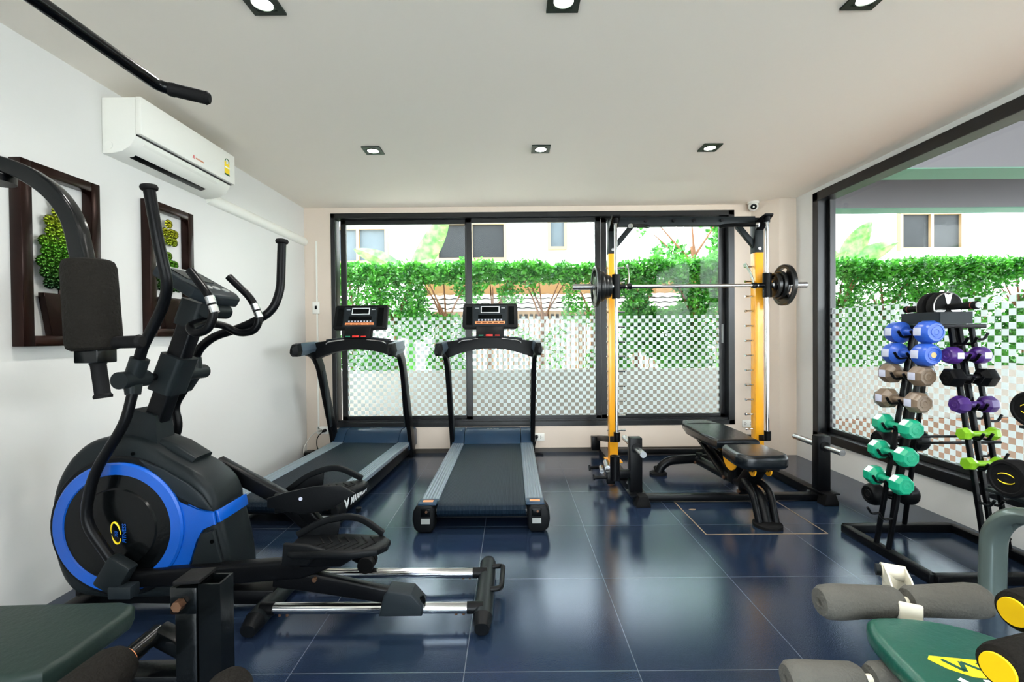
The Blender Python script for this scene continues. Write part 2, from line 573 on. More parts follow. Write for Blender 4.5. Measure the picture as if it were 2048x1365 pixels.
def text(name, body, size, mat, parent, o, ux, uy, shear=0.0, bold=0.0, align='LEFT', local=False):
    cu = bpy.data.curves.new(name, 'FONT')
    cu.body = body; cu.size = size; cu.shear = shear; cu.offset = bold
    cu.align_x = align
    cu.extrude = 0.0006
    tmp = bpy.data.objects.new('tmp', cu)
    COL.objects.link(tmp)
    bpy.context.view_layer.update()
    me = bpy.data.meshes.new_from_object(tmp.evaluated_get(bpy.context.evaluated_depsgraph_get()))
    bpy.data.objects.remove(tmp); bpy.data.curves.remove(cu)
    ux, uy = V(ux).normalized(), V(uy).normalized()
    R = Matrix((ux, uy, ux.cross(uy))).transposed().to_4x4()
    R.translation = V(o)
    if not local:
        R = root_matrix(parent).inverted() @ R
    me.transform(R)
    me.materials.clear(); me.materials.append(MAT[mat])
    me.name = name
    ob = bpy.data.objects.new(name, me)
    COL.objects.link(ob); ob.parent = parent
    return ob

# ------------------------------------------------------------------ the room
XL, XR, YB, YF, ZC = -2.045, 2.694, 4.51, -2.6, 2.435
def struct(name, b, mat, parent=None, **kw):
    o = b.build(name, mat, parent, **kw)
    if parent is None: o['kind'] = 'structure'
    return o
struct('floor', MB().box((0.32, 0.95, -0.05), (5.3, 7.4, 0.1)), 'floor', origin=(0, 0, 0), smooth=0)
struct('ceiling', MB().box((0.32, 0.95, ZC + 0.06), (5.3, 7.4, 0.12)), 'ceil', smooth=0)
struct('wall_left', MB().box((XL - 0.08, 0.95, 1.2175), (0.16, 7.4, 2.435)), 'wall', smooth=0)
WX0, WX1, WZ0, WZ1 = -1.782, 2.205, 0.258, 2.38
b = MB()
b.box(((XL + WX0)/2, YB + 0.07, 1.2175), (WX0 - XL, 0.14, 2.435))
b.box(((WX1 + 2.85)/2, YB + 0.07, 1.2175), (2.85 - WX1, 0.14, 2.435))
b.box(((WX0 + WX1)/2, YB + 0.07, WZ0/2), (WX1 - WX0, 0.14, WZ0))
b.box(((WX0 + WX1)/2, YB + 0.07, (WZ1 + ZC)/2), (WX1 - WX0, 0.14, ZC - WZ1))
struct('wall_back', b, 'warmlit_wall', smooth=0)
# corner pier between the two windows, with a splayed side
b = MB()
b.prism([(2.373, YB), (2.533, 4.31), (XR, 4.31), (XR, YB)], (0, 0, 0), (1, 0, 0), (0, 1, 0), ZC)
struct('wall_corner', b, 'warmlit_wall', smooth=0)
RY0, RY1, RZ0, RZ1 = 0.3, 4.05, 0.226, 2.392
b = MB()
b.box((XR + 0.06, (RY1 + YB)/2, 1.2175), (0.12, YB - RY1, 2.435))
b.box((XR + 0.06, (RY0 + YF)/2, 1.2175), (0.12, RY0 - YF, 2.435))
b.box((XR + 0.06, (RY0 + RY1)/2, RZ0/2), (0.12, RY1 - RY0, RZ0))
b.box((XR + 0.06, (RY0 + RY1)/2, (RZ1 + ZC)/2), (0.12, RY1 - RY0, ZC - RZ1))
struct('wall_right', b, 'wall', smooth=0)
# unseen wall behind the camera, with a wide glazed entrance added for fill light
b = MB()
b.box((-1.85, YF - 0.07, 1.2175), (0.4, 0.14, 2.435))
b.box((2.5, YF - 0.07, 1.2175), (0.4, 0.14, 2.435))
b.box((0.325, YF - 0.07, 2.34), (3.95, 0.14, 0.19))
struct('wall_front', b, 'wall', smooth=0)
d1 = thing('added_fill_door_1', None, None, (0.75, YF - 0.07, 0)); d1['kind'] = 'structure'
b = MB()
for x in (-1.62, -0.35, 0.95, 2.27): b.box((x, YF - 0.07, 1.12), (0.06, 0.06, 2.24))
b.box((0.325, YF - 0.07, 2.215), (3.88, 0.06, 0.05)); b.box((0.325, YF - 0.07, 0.03), (3.88, 0.06, 0.06))
b.build('fill_door_frame', 'black_alu', d1, smooth=0)
MB().box((0.325, YF - 0.07, 1.12), (3.86, 0.008, 2.15)).build('glass', 'glass', d1, smooth=0)

struct('baseboard_back', MB().box((0.16, YB - 0.006, 0.021), (4.4, 0.012, 0.042)), 'skirt', smooth=0)

# back window: three sliding sashes in a black frame
w1 = thing('window_1', None, None, (0.21, YB, WZ0)); w1['kind'] = 'structure'
FT = 0.05
b = MB()
b.box((WX0 + 0.022, YB + 0.055, (WZ0+WZ1)/2), (0.044, 0.13, WZ1-WZ0), bev=0.004)
b.box((WX1 - 0.03, YB + 0.055, (WZ0+WZ1)/2), (0.06, 0.13, WZ1-WZ0), bev=0.004)
b.box(((WX0+WX1)/2, YB + 0.055, WZ1 - 0.025), (WX1-WX0, 0.13, 0.05), bev=0.004)
b.box(((WX0+WX1)/2, YB + 0.055, WZ0 + 0.025), (WX1-WX0, 0.13, 0.05), bev=0.004)
b.box(((WX0+WX1)/2, YB + 0.03, WZ0 + 0.058), (WX1-WX0, 0.02, 0.02))
b.build('window_frame', 'black_alu', w1, smooth=0)
sashes = ((-1.715, -0.41, 0.085), (-0.45, 0.89, 0.045), (0.90, 2.145, 0.085))
for i, (x0, x1, dy) in enumerate(sashes):
    b = MB(); y = YB + dy
    z0, z1 = WZ0 + 0.05, WZ1 - 0.05
    b.box((x0 + 0.028, y, (z0+z1)/2), (0.056, 0.03, z1-z0), bev=0.003)
    b.box((x1 - 0.028, y, (z0+z1)/2), (0.056, 0.03, z1-z0), bev=0.003)
    b.box(((x0+x1)/2, y, z1 - 0.022), (x1-x0, 0.03, 0.044), bev=0.003)
    b.box(((x0+x1)/2, y, z0 + 0.025), (x1-x0, 0.03, 0.05), bev=0.003)
    s = b.build('sash', 'black_alu', w1, smooth=0)
    MB().box(((x0+x1)/2, y, (z0+z1)/2), (x1-x0-0.1, 0.006, z1-z0-0.09)).build('pane', 'glass', s, smooth=0)
    MB().box(((x0+x1)/2, y - 0.005, 0.855), (x1-x0-0.112, 0.001, 0.99)).build('checked_film', 'film_x', s, smooth=0)
    if i == 2:
        MB().box((x1 - 0.028, y - 0.018, 1.16), (0.022, 0.012, 0.19), bev=0.004).build('lock_handle', 'pvcgrey', s)
# right window: one fixed pane
w2 = thing('window_2', None, None, (XR, 2.2, RZ0)); w2['kind'] = 'structure'
b = MB()
for y in (RY0 + 0.035, RY1 - 0.035):
    b.box((XR + 0.045, y, (RZ0+RZ1)/2), (0.13, 0.07, RZ1-RZ0), bev=0.004)
b.box((XR + 0.045, (RY0+RY1)/2, RZ1 - 0.04), (0.13, RY1-RY0, 0.08), bev=0.004)
b.box((XR + 0.045, (RY0+RY1)/2, RZ0 + 0.03), (0.13, RY1-RY0, 0.07), bev=0.004)
b.box((XR + 0.085, RY1 - 0.085, (RZ0+RZ1)/2), (0.05, 0.05, RZ1-RZ0), bev=0.003)
b.box((XR + 0.085, (RY0+RY1)/2, RZ0 + 0.085), (0.05, RY1-RY0, 0.04), bev=0.003)
b.build('window_frame', 'black_alu', w2, smooth=0)
MB().box((XR + 0.085, (RY0+RY1)/2, (RZ0+RZ1)/2), (0.006, RY1-RY0-0.14, RZ1-RZ0-0.14)).build('pane', 'glass', w2, smooth=0)
MB().box((XR + 0.079, (RY0+RY1)/2 - 0.02, 0.845), (0.001, RY1-RY0-0.18, 1.05)).build('checked_film', 'film_y', w2, smooth=0)

# hatch let into the floor under the bench
b = MB()
hx0, hx1, hy0, hy1 = 1.11, 1.81, 2.61, 3.13
t = thing('floor_hatch', 'tiled access hatch with rusty edges in the floor under the bench', 'hatch', ((hx0+hx1)/2, (hy0+hy1)/2, 0))
for (c, s) in ((((hx0+hx1)/2, hy0), (hx1-hx0, 0.007)), (((hx0+hx1)/2, hy1), (hx1-hx0, 0.007)),
               ((hx0, (hy0+hy1)/2), (0.007, hy1-hy0)), ((hx1, (hy0+hy1)/2), (0.007, hy1-hy0))):
    b.box((c[0], c[1], 0.0007), (s[0], s[1], 0.0016))
b.build('edge_strip', 'groutrust', t, smooth=0)
MB().prism([(0.022*math.cos(a)*(1+0.3*math.sin(3*a)), 0.012*math.sin(a)) for a in [k*PI/6 for k in range(12)]], (1.18, 2.986, 0.0002), (1, 0, 0), (0, 1, 0), 0.001).build('chipped_hole', 'groutrust', t, smooth=0)

# ------------------------------------------------------------------ downlights
def downlight(x, y, label):
    t = thing('downlight', label, 'ceiling light', (x, y, ZC), 0, 'square ceiling downlights')
    b = MB()
    h = 0.0625
    for (c, s) in (((0, -h + 0.012), (0.125, 0.024)), ((0, h - 0.012), (0.125, 0.024)), ((-h + 0.012, 0), (0.024, 0.077)), ((h - 0.012, 0), (0.024, 0.077))):
        b.box((x + c[0], y + c[1], ZC - 0.004), (s[0], s[1], 0.008))
    rg = [[(x + r_*math.cos(2*PI*k/24), y + r_*math.sin(2*PI*k/24), z_) for k in range(24)] for r_, z_ in ((0.047, ZC - 0.006), (0.038, ZC - 0.009), (0.036, ZC - 0.002), (0.0545, ZC - 0.002))]
    b._grid([[V(p) for p in r_] for r_ in rg], loop=True)
    for sx in (-1, 1):
        for sy in (-1, 1): b.box((x + sx*0.034, y + sy*0.034, ZC - 0.003), (0.012, 0.012, 0.005))
    b.build('trim', 'trimdark', t)
    MB().lathe((x, y, ZC - 0.0065), (0, 0, 1), [(0, 0.036), (0.006, 0.037)], n=24).build('lamp_lens', 'lamp', t)
    ld = bpy.data.lights.new('downlight_lamp', 'SPOT')
    ld.energy = DOWNLIGHT_W; ld.spot_size = math.radians(150); ld.spot_blend = 0.9
    ld.shadow_soft_size = 0.035; ld.color = (1.0, 0.98, 0.92)
    lo = bpy.data.objects.new('downlight_lamp', ld); COL.objects.link(lo)
    lo.parent = t; lo.location = (0, 0, -0.016)
    return t
names_x = ('left', 'middle', 'right')
for j, (y, row) in enumerate(((3.125, 'far row near the back window'), (1.745, 'near row cut by the top edge'))):
    for i, x in enumerate((-0.938, 0.208, 1.364)):
        downlight(x, y, 'square lit ceiling downlight, %s one of the %s' % (names_x[i], row))
for y in (0.365, -1.015):
    for x in (-0.938, 0.208, 1.364):
        downlight(x, y, 'square dark-trimmed downlight on the ceiling behind the camera')

# ------------------------------------------------------------------ air conditioner and its duct
t = thing('air_conditioner', 'white split air conditioner mounted high on the left wall', 'air conditioner', (XL, 2.67, 2.09))
ay0, ay1 = 2.29, 3.06
prof = [(0, 2.37), (0.17, 2.37), (0.17, 2.19), (0.165, 2.165), (0.14, 2.125), (0.10, 2.10), (0.05, 2.09), (0, 2.09)]
MB().prism([(XL + a, c) for a, c in prof], (0, ay1, 0), (1, 0, 0), (0, 0, 1), ay1 - ay0, bev=0.006, seg=2).build('body', 'pvc', t)
MB().box((XL + 0.185, (ay0+ay1)/2, 2.277), (0.03, ay1-ay0 + 0.004, 0.19), bev=0.006).build('front_panel', 'pvc', t)
MB().box((XL + 0.172, (ay0+ay1)/2, 2.181), (0.012, ay1-ay0-0.01, 0.006)).build('panel_gap', 'black', t)
lv = MB().beam((XL + 0.135, ay0 + 0.06, 2.137), (XL + 0.135, ay1 - 0.12, 2.137), 0.075, 0.008, bev=0.003, upv=(0.62, 0, -0.78))
lv.build('louver', 'pvc', t)
MB().beam((XL + 0.092, ay0 + 0.07, 2.107), (XL + 0.092, ay1 - 0.16, 2.107), 0.035, 0.02, upv=(0.35, 0, -0.93)).build('air_outlet', 'black', t)
MB().cyl((XL + 0.035, ay0 - 0.002, 2.13), (XL + 0.035, ay0 + 0.01, 2.13), 0.02).build('end_screw_cap', 'pvc', t)
fx = XL + 0.2003
lab = MB().box((fx, 2.975, 2.262), (0.001, 0.05, 0.085)).build('energy_label', 'labelyellow', t, smooth=0)
lab['label'] = 'yellow and green energy label'
MB().box((fx + 0.0006, 2.975, 2.223), (0.001, 0.05, 0.01)).build('green_band', 'labelgreen', lab, smooth=0)
MB().box((fx + 0.0006, 2.975, 2.268), (0.001, 0.044, 0.008)).build('white_band', 'white', lab, smooth=0)
MB().tube([(fx + 0.0008, 2.975 + 0.02*math.cos(a), 2.304 + 0.02*math.sin(a)) for a in [k*PI/12 for k in range(13)]], 0.0025, n=6).build('green_arc', 'labelgreen', lab)
MB().prism([(0.012*math.cos(k*PI/8), 0.012*math.sin(k*PI/8)) for k in range(9)], (fx + 0.001, 2.975, 2.292), (0, 1, 0), (0, 0, 1), 0.0008).build('pale_disc', 'white', lab, smooth=0)
b = MB()
for (dy, dz) in ((0, 0.007), (-0.006, -0.003), (0.006, -0.003)):
    b.prism([(0, 0.007), (0.004, 0), (0, -0.007), (-0.004, 0)], (fx, 2.665 + dy, 2.215 + dz), (0, 1, 0), (0, 0, 1), 0.001)
b.build('logo', 'red', t, smooth=0)
text('logo_text', 'MITSUBISHI', 0.014, 'orange', t, (fx + 0.0005, 2.682, 2.21), (0, 1, 0), (0, 0, 1))
b = MB()
b.prism([(0.035*math.cos(a) * 1.0, 0.04*math.sin(a)) for a in [-PI/2 + k*PI/10 for k in range(11)]] , (XL, 4.509, 2.105), (1, 0, 0), (0, 0, 1), 1.445)
tag(b.build('pipe_duct', 'pvc'), 'white half-round pipe duct running along the left wall from the air conditioner', 'duct')

# ------------------------------------------------------------------ metal wall art
def wall_art(y0, y1, z0, z1, label, shape):
    t = thing('wall_art', label, 'wall art', (XL, (y0+y1)/2, z0), 0, 'framed metal topiary reliefs')
    b = MB(); dx, wd = 0.05, 0.045
    yc, zc = (y0+y1)/2, (z0+z1)/2
    b.box((XL + dx/2, y0 + wd/2, zc), (dx, wd, z1-z0), bev=0.003); b.box((XL + dx/2, y1 - wd/2, zc), (dx, wd, z1-z0), bev=0.003)
    b.box((XL + dx/2, yc, z0 + wd/2), (dx, y1-y0-2*wd, wd), bev=0.003); b.box((XL + dx/2, yc, z1 - wd/2), (dx, y1-y0-2*wd, wd), bev=0.003)
    b.build('frame', 'artbrown', t)
    h = z1 - z0
    ph = 0.24 * h
    MB().prism([(-0.058, 0), (0.058, 0), (0.08, ph - 0.018), (0.086, ph - 0.018), (0.086, ph), (-0.086, ph), (-0.086, ph - 0.018), (-0.08, ph - 0.018)],
               (XL + 0.012, yc, z0 + wd), (0, 1, 0), (0, 0, 1), 0.03, bev=0.004).build('pot', 'artbrown', t)
    MB().cyl((XL + 0.025, yc, z0 + wd + ph), (XL + 0.025, yc, z0 + 0.44*h), 0.008).build('stem', 'artbrown', t)
    b = MB()
    random.seed(5)
    pts = []
    for (cz, hh, ww, kind) in shape:
        rows = max(2, int(hh*h/0.042))
        for r in range(rows):
            s = (r + 0.5)/rows
            half = ww * (math.sin(PI*min(1, 0.16+s*1.02))**0.75 if kind == 'ball' else (min(1, (s+0.12)*3.2) * (1-s)**0.62 + 0.012))
            nn = max(1, int(round(2*half/0.042)))
            for k in range(nn):
                pts.append(((k + 0.5)/nn*2*half - half + (0.008 if r % 2 else -0.008), z0 + (cz - hh/2 + hh*s)*h))
    for (dy, z) in pts:
        c = V((XL + 0.018 + random.random()*0.010, yc + dy, z))
        n2 = 26
        prev = None
        for (rr, xx, amp) in ((0.003, 0.004, 0), (0.007, 0.012, 0.001), (0.014, 0.016, 0.0025), (0.020, 0.013, 0.0035), (0.0255, 0.003, 0.004)):
            ring = [b.bm.verts.new(c + V((xx + (amp if k % 2 else -amp), (rr + (0.0012 if k % 2 and rr > 0.02 else 0))*math.cos(2*PI*k/n2), (rr + (0.0012 if k % 2 and rr > 0.02 else 0))*math.sin(2*PI*k/n2)))) for k in range(n2)]
            if prev is None: b.bm.faces.new(ring)
            else:
                for k in range(n2): b.bm.faces.new((prev[k], ring[k], ring[(k+1) % n2], prev[(k+1) % n2]))
            prev = ring
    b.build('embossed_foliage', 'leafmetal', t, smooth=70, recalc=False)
    return t
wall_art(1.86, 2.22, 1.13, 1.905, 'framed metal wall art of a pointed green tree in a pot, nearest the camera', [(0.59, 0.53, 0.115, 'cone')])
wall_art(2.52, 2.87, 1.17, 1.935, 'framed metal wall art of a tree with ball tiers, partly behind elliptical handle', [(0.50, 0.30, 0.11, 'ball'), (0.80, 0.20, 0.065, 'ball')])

# ------------------------------------------------------------------ small wall fittings
t = thing('light_switch', 'white switch plate on the back wall left of the window', 'switch', (-1.935, YB, 1.40))
MB().box((-1.935, YB - 0.006, 1.45), (0.07, 0.012, 0.118), bev=0.004).build('plate', 'pvc', t)
MB().box((-1.933, YB - 0.013, 1.453), (0.02, 0.008, 0.035), bev=0.002).build('rocker', 'screen', t)
tag(MB().box((-1.925, YB - 0.004, 1.18), (0.014, 0.008, 1.86)).build('cable_trunking', 'pvc', smooth=0), 'thin white vertical cable trunking up the back wall behind the switch', 'trunking')
def outlet(x, z, label, y=YB, n=2):
    t = thing('wall_outlet', label, 'outlet', (x, y, z - 0.04), 0, 'white wall outlets')
    MB().box((x, y - 0.004, z), (0.118, 0.008, 0.075), bev=0.003).build('plate', 'pvc', t)
    for k in (-1, 1):
        b = MB()
        for dz in (-0.009, 0.009): b.box((x + k*0.026 - 0.006, y - 0.0085, z + dz), (0.004, 0.002, 0.010))
        b.cyl((x + k*0.026 + 0.008, y - 0.0075, z), (x + k*0.026 + 0.008, y - 0.0095, z), 0.003, n=8)
        b.build('socket', 'screen', t, smooth=0)
outlet(-1.885, 0.235, 'white double wall outlet with two plugs beside the left treadmill')
outlet(0.255, 0.15, 'white wall outlet low behind the right-hand treadmill with a black plug')
outlet(2.335, 0.265, 'empty white wall outlet beside the yellow rack upright')
def cord(t, pts, r, mat, plug=None, pm='black'):
    c = MB().tube(pts, r, n=8, fil=0.08).build('power_cord', mat, t)
    if plug: MB().cyl(plug[0], plug[1], 0.018, 0.013, n=14).build('plug', pm, c)
ad_ = thing('power_adapter', 'black power adapter block with pale lead in the left floor corner', 'adapter', (-1.955, 4.33, 0))
MB().box((-1.955, 4.33, 0.035), (0.07, 0.09, 0.07), rmat(rz=0.3), bev=0.006).build('adapter_block', 'black', ad_)
cord(ad_, [(-1.91, 4.465, 0.24), (-1.97, 4.42, 0.20), (-2.01, 4.36, 0.10), (-2.0, 4.335, 0.04), (-1.985, 4.33, 0.035)], 0.004, 'wire', ((-1.91, 4.501, 0.24), (-1.91, 4.462, 0.24)), 'wire')

t = thing('security_camera', 'small white dome security camera by the ceiling in the far right corner', 'security camera', (2.34, 4.42, ZC - 0.09))
cc = V((2.352, 4.43, ZC - 0.042))
MB().cyl((2.352, 4.43, ZC), (2.352, 4.43, ZC - 0.02), 0.05, 0.052).build('mount', 'pvc', t)
MB().ball(cc, (0.046, 0.046, 0.046)).build('dome', 'pvc', t)
dv = V((-0.35, -0.85, -0.3)).normalized()
MB().lathe(cc + dv*0.034, dv, [(0, 0.028), (0.014, 0.027), (0.015, 0.02), (0.010, 0.012)]).build('lens', 'screen', t)

# ------------------------------------------------------------------ treadmills (local frame: x across, y towards the wall, z up)
def treadmill(loc, rz, label):
    t = thing('treadmill', label, 'treadmill', loc, rz, 'black treadmills facing the back window')
    kw = dict(local=True)
    H = 0.16
    b = MB()
    for s in (-1, 1):
        b.prism([(0.02, 0.035), (1.62, 0.05), (1.62, 0.135), (0.02, 0.135)], (s*0.345 - 0.025, 0, 0), (0, 1, 0), (0, 0, 1), 0.05, bev=0.01)
    b.box((0, 0.85, 0.085), (0.62, 1.5, 0.07))
    b.build('frame', 'black', t, **kw)
    for s in (-1, 1):
        MB().prism([(-0.055, 0), (0.055, 0), (0.055, 0.022), (0.045, 0.03), (-0.05, 0.03), (-0.055, 0.022)], (s*0.318, 1.58, 0.135), (1, 0, 0), (0, 0, 1), 1.50, bev=0.0).build('foot_rail', 'steelblue', t, **kw)
        c = MB()
        c.prism([(-0.07, 0.03), (-0.045, 0.006), (0.03, 0.006), (0.05, 0.03), (0.05, 0.14), (0.035, 0.165), (-0.055, 0.165), (-0.075, 0.13), (-0.08, 0.08)] if s < 0 else
                [(0.07, 0.03), (0.08, 0.08), (0.075, 0.13), (0.055, 0.165), (-0.035, 0.165), (-0.05, 0.14), (-0.05, 0.03), (-0.03, 0.006), (0.045, 0.006)],
                (s*0.325, 0.09, 0), (1, 0, 0), (0, 0, 1), 0.10, bev=0.012)
        cap = c.build('end_cap', 'blackmatt', t, **kw)
        MB().box((s*0.325 - s*0.012*0 , -0.0125, 0.125), (0.055, 0.006, 0.045), bev=0.002).build('roller_recess', 'screen', cap, **kw)
        MB().cyl((s*0.325 + 0.006, -0.012, 0.132), (s*0.325 + 0.006, -0.021, 0.132), 0.007, n=10).build('adjuster_bolt', 'brass', cap, **kw)
        MB().box((s*0.325, -0.0125, 0.075), (0.052, 0.004, 0.03)).build('sticker', 'pvcgrey', cap, **kw)
        MB().box((s*0.318, 0.045, 0.168), (0.108, 0.09, 0.012), bev=0.004).build('top_cover', 'navy', cap, **kw)
        MB().box((s*0.318, 0.045, 0.1745), (0.06, 0.03, 0.001)).build('warning_sticker', 'orange', cap, smooth=0, **kw)
        MB().cyl((s*0.40, 0.28, 0.0), (s*0.40, 0.28, 0.03), 0.016, 0.02, n=12).build('foot', 'gunmetal', t, **kw)
        # upright
        sect = rrect(0.075, 0.10, 0.02)
        MB().tube([(s*0.375, 1.63, 0.02), (s*0.375, 1.60, 0.2), (s*0.38, 1.34, 0.92), (s*0.385, 1.24, 1.03), (s*0.40, 1.12, 1.06)], 1, fil=0.12, sect=[(a*0.9, c2) for a, c2 in rrect(0.045, 0.105, 0.012)], up0=(1, 0, 0)).build('upright', 'black', t, **kw)
        MB().beam((s*0.352, 1.49, 0.32), (s*0.356, 1.37, 0.86), 0.004, 0.05, bev=0.001, upv=(0, 1, 0.25)).build('upright_inlay', 'darkgrey', t, **kw)
        # handle rail with tapered tip
        def ring(y, w, h, zc, xo):
            x = s*(0.40 + xo)
            return [(x - w/2, y, zc - h*0.2), (x - w*0.3, y, zc - h/2), (x + w*0.3, y, zc - h/2), (x + w/2, y, zc - h*0.1), (x + w*0.3, y, zc + h/2), (x - w*0.3, y, zc + h/2)]
        hb = MB().loft([ring(1.33, 0.06, 0.085, 1.075, -0.02), ring(1.22, 0.075, 0.10, 1.07, -0.005), ring(1.02, 0.07, 0.105, 1.055, 0.0)])
        hd = hb.build('handrail', 'satinblue', t, smooth=25, **kw)
        MB().loft([ring(1.02, 0.072, 0.108, 1.055, 0.0), ring(0.96, 0.068, 0.10, 1.05, 0.0), ring(0.925, 0.025, 0.05, 1.045, 0.01)]).build('rail_tip', 'blackmatt', hd, smooth=25, **kw)
    # belt and roller
    MB().tube([(0, 1.60, 0.157), (0, 0.06, 0.157), (0, 0.025, 0.15), (0, 0.008, 0.13), (0, 0.008, 0.11), (0, 0.025, 0.09), (0, 0.08, 0.082)], 1,
              sect=[(-0.262, -0.002), (0.262, -0.002), (0.262, 0.002), (-0.262, 0.002)], up0=(1, 0, 0)).build('running_belt', 'belt', t, **kw)
    MB().cyl((-0.27, 0.05, 0.118), (0.27, 0.05, 0.118), 0.034, n=18).build('roller', 'blackgloss', t, **kw)
    # motor hood
    def hood(x0, x1, mat, name):
        MB().prism([(1.53, 0.15), (1.60, 0.225), (1.66, 0.262), (1.76, 0.268), (1.80, 0.24), (1.80, 0.09), (1.53, 0.09)], (x0, 0, 0), (0, 1, 0), (0, 0, 1), x1-x0, bev=0.006, seg=2).build(name, mat, t, **kw)
    hood(-0.262, 0.262, 'navy', 'motor_hood'); hood(-0.375, -0.266, 'navy', 'hood_shoulder'); hood(0.266, 0.375, 'navy', 'hood_shoulder')
    b = MB()
    for k in range(4): b.box((-0.045 + k*0.03, 1.70, 0.2665), (0.022, 0.012, 0.002))
    b.build('hood_emblem', 'pvcgrey', t, smooth=0, **kw)
    # cross beam: an arch between the handrails
    N = 12
    top, bot = [], []
    for k in range(N + 1):
        u = -1 + 2*k/N
        top.append((u*0.375, 1.142 - 0.032*u*u)); bot.append((u*0.375, 1.05 - 0.085*u*u))
    MB().prism(bot + top[::-1], (0, 1.36, 0), (1, 0, 0), (0, 0, 1), 0.12, bev=0.012, seg=2).build('cross_beam', 'blackmatt', t, **kw)
    for s in (-1, 1):
        MB().tube([(s*0.10, 1.232, 1.135), (s*0.24, 1.232, 1.118), (s*0.268, 1.235, 1.10), (s*0.268, 1.25, 1.09)], 0.006, n=8, fil=0.02).build('tray_trim', 'steel', t, **kw)
        MB().box((s*0.20, 1.30, 1.138), (0.16, 0.09, 0.02), rmat(ry=s*0.12), bev=0.006).build('cup_tray', 'darkgrey', t, **kw)
    MB().box((0, 1.30, 1.185), (0.24, 0.07, 0.11), rmat(rx=-0.35), bev=0.012).build('console_neck', 'blackmatt', t, **kw)
    for (x, w, mname, nm) in ((-0.075, 0.04, 'greenbtn', 'start_key'), (-0.004, 0.06, 'red', 'stop_key'), (0.065, 0.042, 'red', 'safety_key')):
        MB().box((x, 1.242, 1.163), (w, 0.014, 0.010 if nm != 'stop_key' else 0.016), bev=0.003).build(nm, mname, t, **kw)
    # console, leaning away at the top
    R = rmat(rx=-0.32)
    cN = V((0, 1.345, 1.335)); ux = V((1, 0, 0)); uz = R @ V((0, 0, 1)); nz = R @ V((0, -1, 0))
    con = MB().prism([(-0.228, 0.115), (0.228, 0.115), (0.24, 0.10), (0.243, -0.10), (0.225, -0.115), (-0.225, -0.115), (-0.243, -0.10), (-0.24, 0.10)], cN + nz*-0.045, ux, uz, 0.05, bev=0.008).build('console', 'blackmatt', t, **kw)
    def face(px, pz, w, h, mname, nm, d=0.0055, th=0.003):
        return MB().box(cN + ux*px + uz*pz + nz*d, (w, th, h), R, bev=0.0008, seg=1).build(nm, mname, con, **kw)
    face(0, 0.0, 0.30, 0.19, 'darkgrey', 'console_face', 0.0045)
    face(0, 0.055, 0.163, 0.062, 'white', 'screen_bezel', 0.0065)
    face(0, 0.055, 0.150, 0.050, 'screen', 'display', 0.008)
    face(0, -0.01, 0.21, 0.034, 'screen', 'lower_display', 0.0065)
    for s in (-1, 1):
        face(s*0.185, 0.0, 0.05, 0.17, 'screen', 'speaker_grille', 0.0055)
        for q in range(4): face(s*0.115, 0.07 - q*0.014, 0.034, 0.004 if q == 0 else 0.006, 'white' if q == 0 else 'gunmetal', 'console_key', 0.0068)
    b = MB()
    for k in range(8):
        c = cN + ux*(-0.098 + k*0.028) + uz*-0.042 + nz*0.0068
        b.box(c, (0.013, 0.002, 0.013), R)
    b.build('icon_row', 'labelgrey', con, smooth=0, **kw)
    face(0, -0.065, 0.262, 0.022, 'orange', 'number_strip', 0.0068)
    b = MB()
    for k in range(5): b.box(cN + ux*(-0.1 + k*0.05) + uz*-0.068 + nz*0.0088, (0.036, 0.001, 0.006), R)
    b.build('strip_marks', 'screen', con, smooth=0, **kw)
    # side lettering
    text('side_lettering', 'MAXNUM', 0.062, 'white', t, (0.3715, 0.22, 0.07), (0, 1, 0), (0, 0, 1), shear=0.35, bold=0.0016, local=True)
    b = MB()
    for pl in ([(0.0, 0.0), (0.035, 0.05), (0.03, 0.09), (0.012, 0.075)], [(0.02, 0.09), (0.035, 0.09), (0.06, 0.055), (0.05, 0.035)],
               [(0.05, 0.035), (0.062, 0.05), (0.10, 0.10), (0.085, 0.045), (0.06, 0.02)]):
        b.prism(pl, (0.3705, 0.105, 0.045), (0, 1, 0), (0, 0, 1), 0.0015)
    b.build('side_emblem', 'white', t, smooth=0, **kw)
    return t
tm = treadmill((-0.19, 2.66, 0), 0, 'black treadmill standing free in the middle, in front of the centre of the window')
tm2 = dup(tm, (-1.44, 2.74, 0), (0, 0, -0.062), 'black treadmill by the left wall, partly behind the blue-ringed elliptical trainer')

cord(tm2, [(-1.862, 4.465, 0.235), (-1.90, 4.40, 0.19), (-1.885, 4.36, 0.09), (-1.80, 4.34, 0.006), (-1.66, 4.36, 0.03)], 0.0045, 'black', ((-1.862, 4.501, 0.235), (-1.862, 4.46, 0.235)))
cord(tm, [(0.235, 4.465, 0.155), (0.215, 4.44, 0.09), (0.20, 4.40, 0.02), (0.24, 4.38, 0.006), (0.30, 4.36, 0.006), (0.27, 4.42, 0.006), (0.19, 4.41, 0.02)], 0.0045, 'black', ((0.235, 4.501, 0.155), (0.235, 4.46, 0.155)))

# ------------------------------------------------------------------ elliptical trainer (along x, user end to the right)
el = thing('elliptical_trainer', 'black elliptical trainer with a blue flywheel ring on the left', 'elliptical trainer', (-0.95, 1.95, 0))
def E(mb, name, mat, parent=el, **kw): return mb.build(name, mat, parent, **kw)
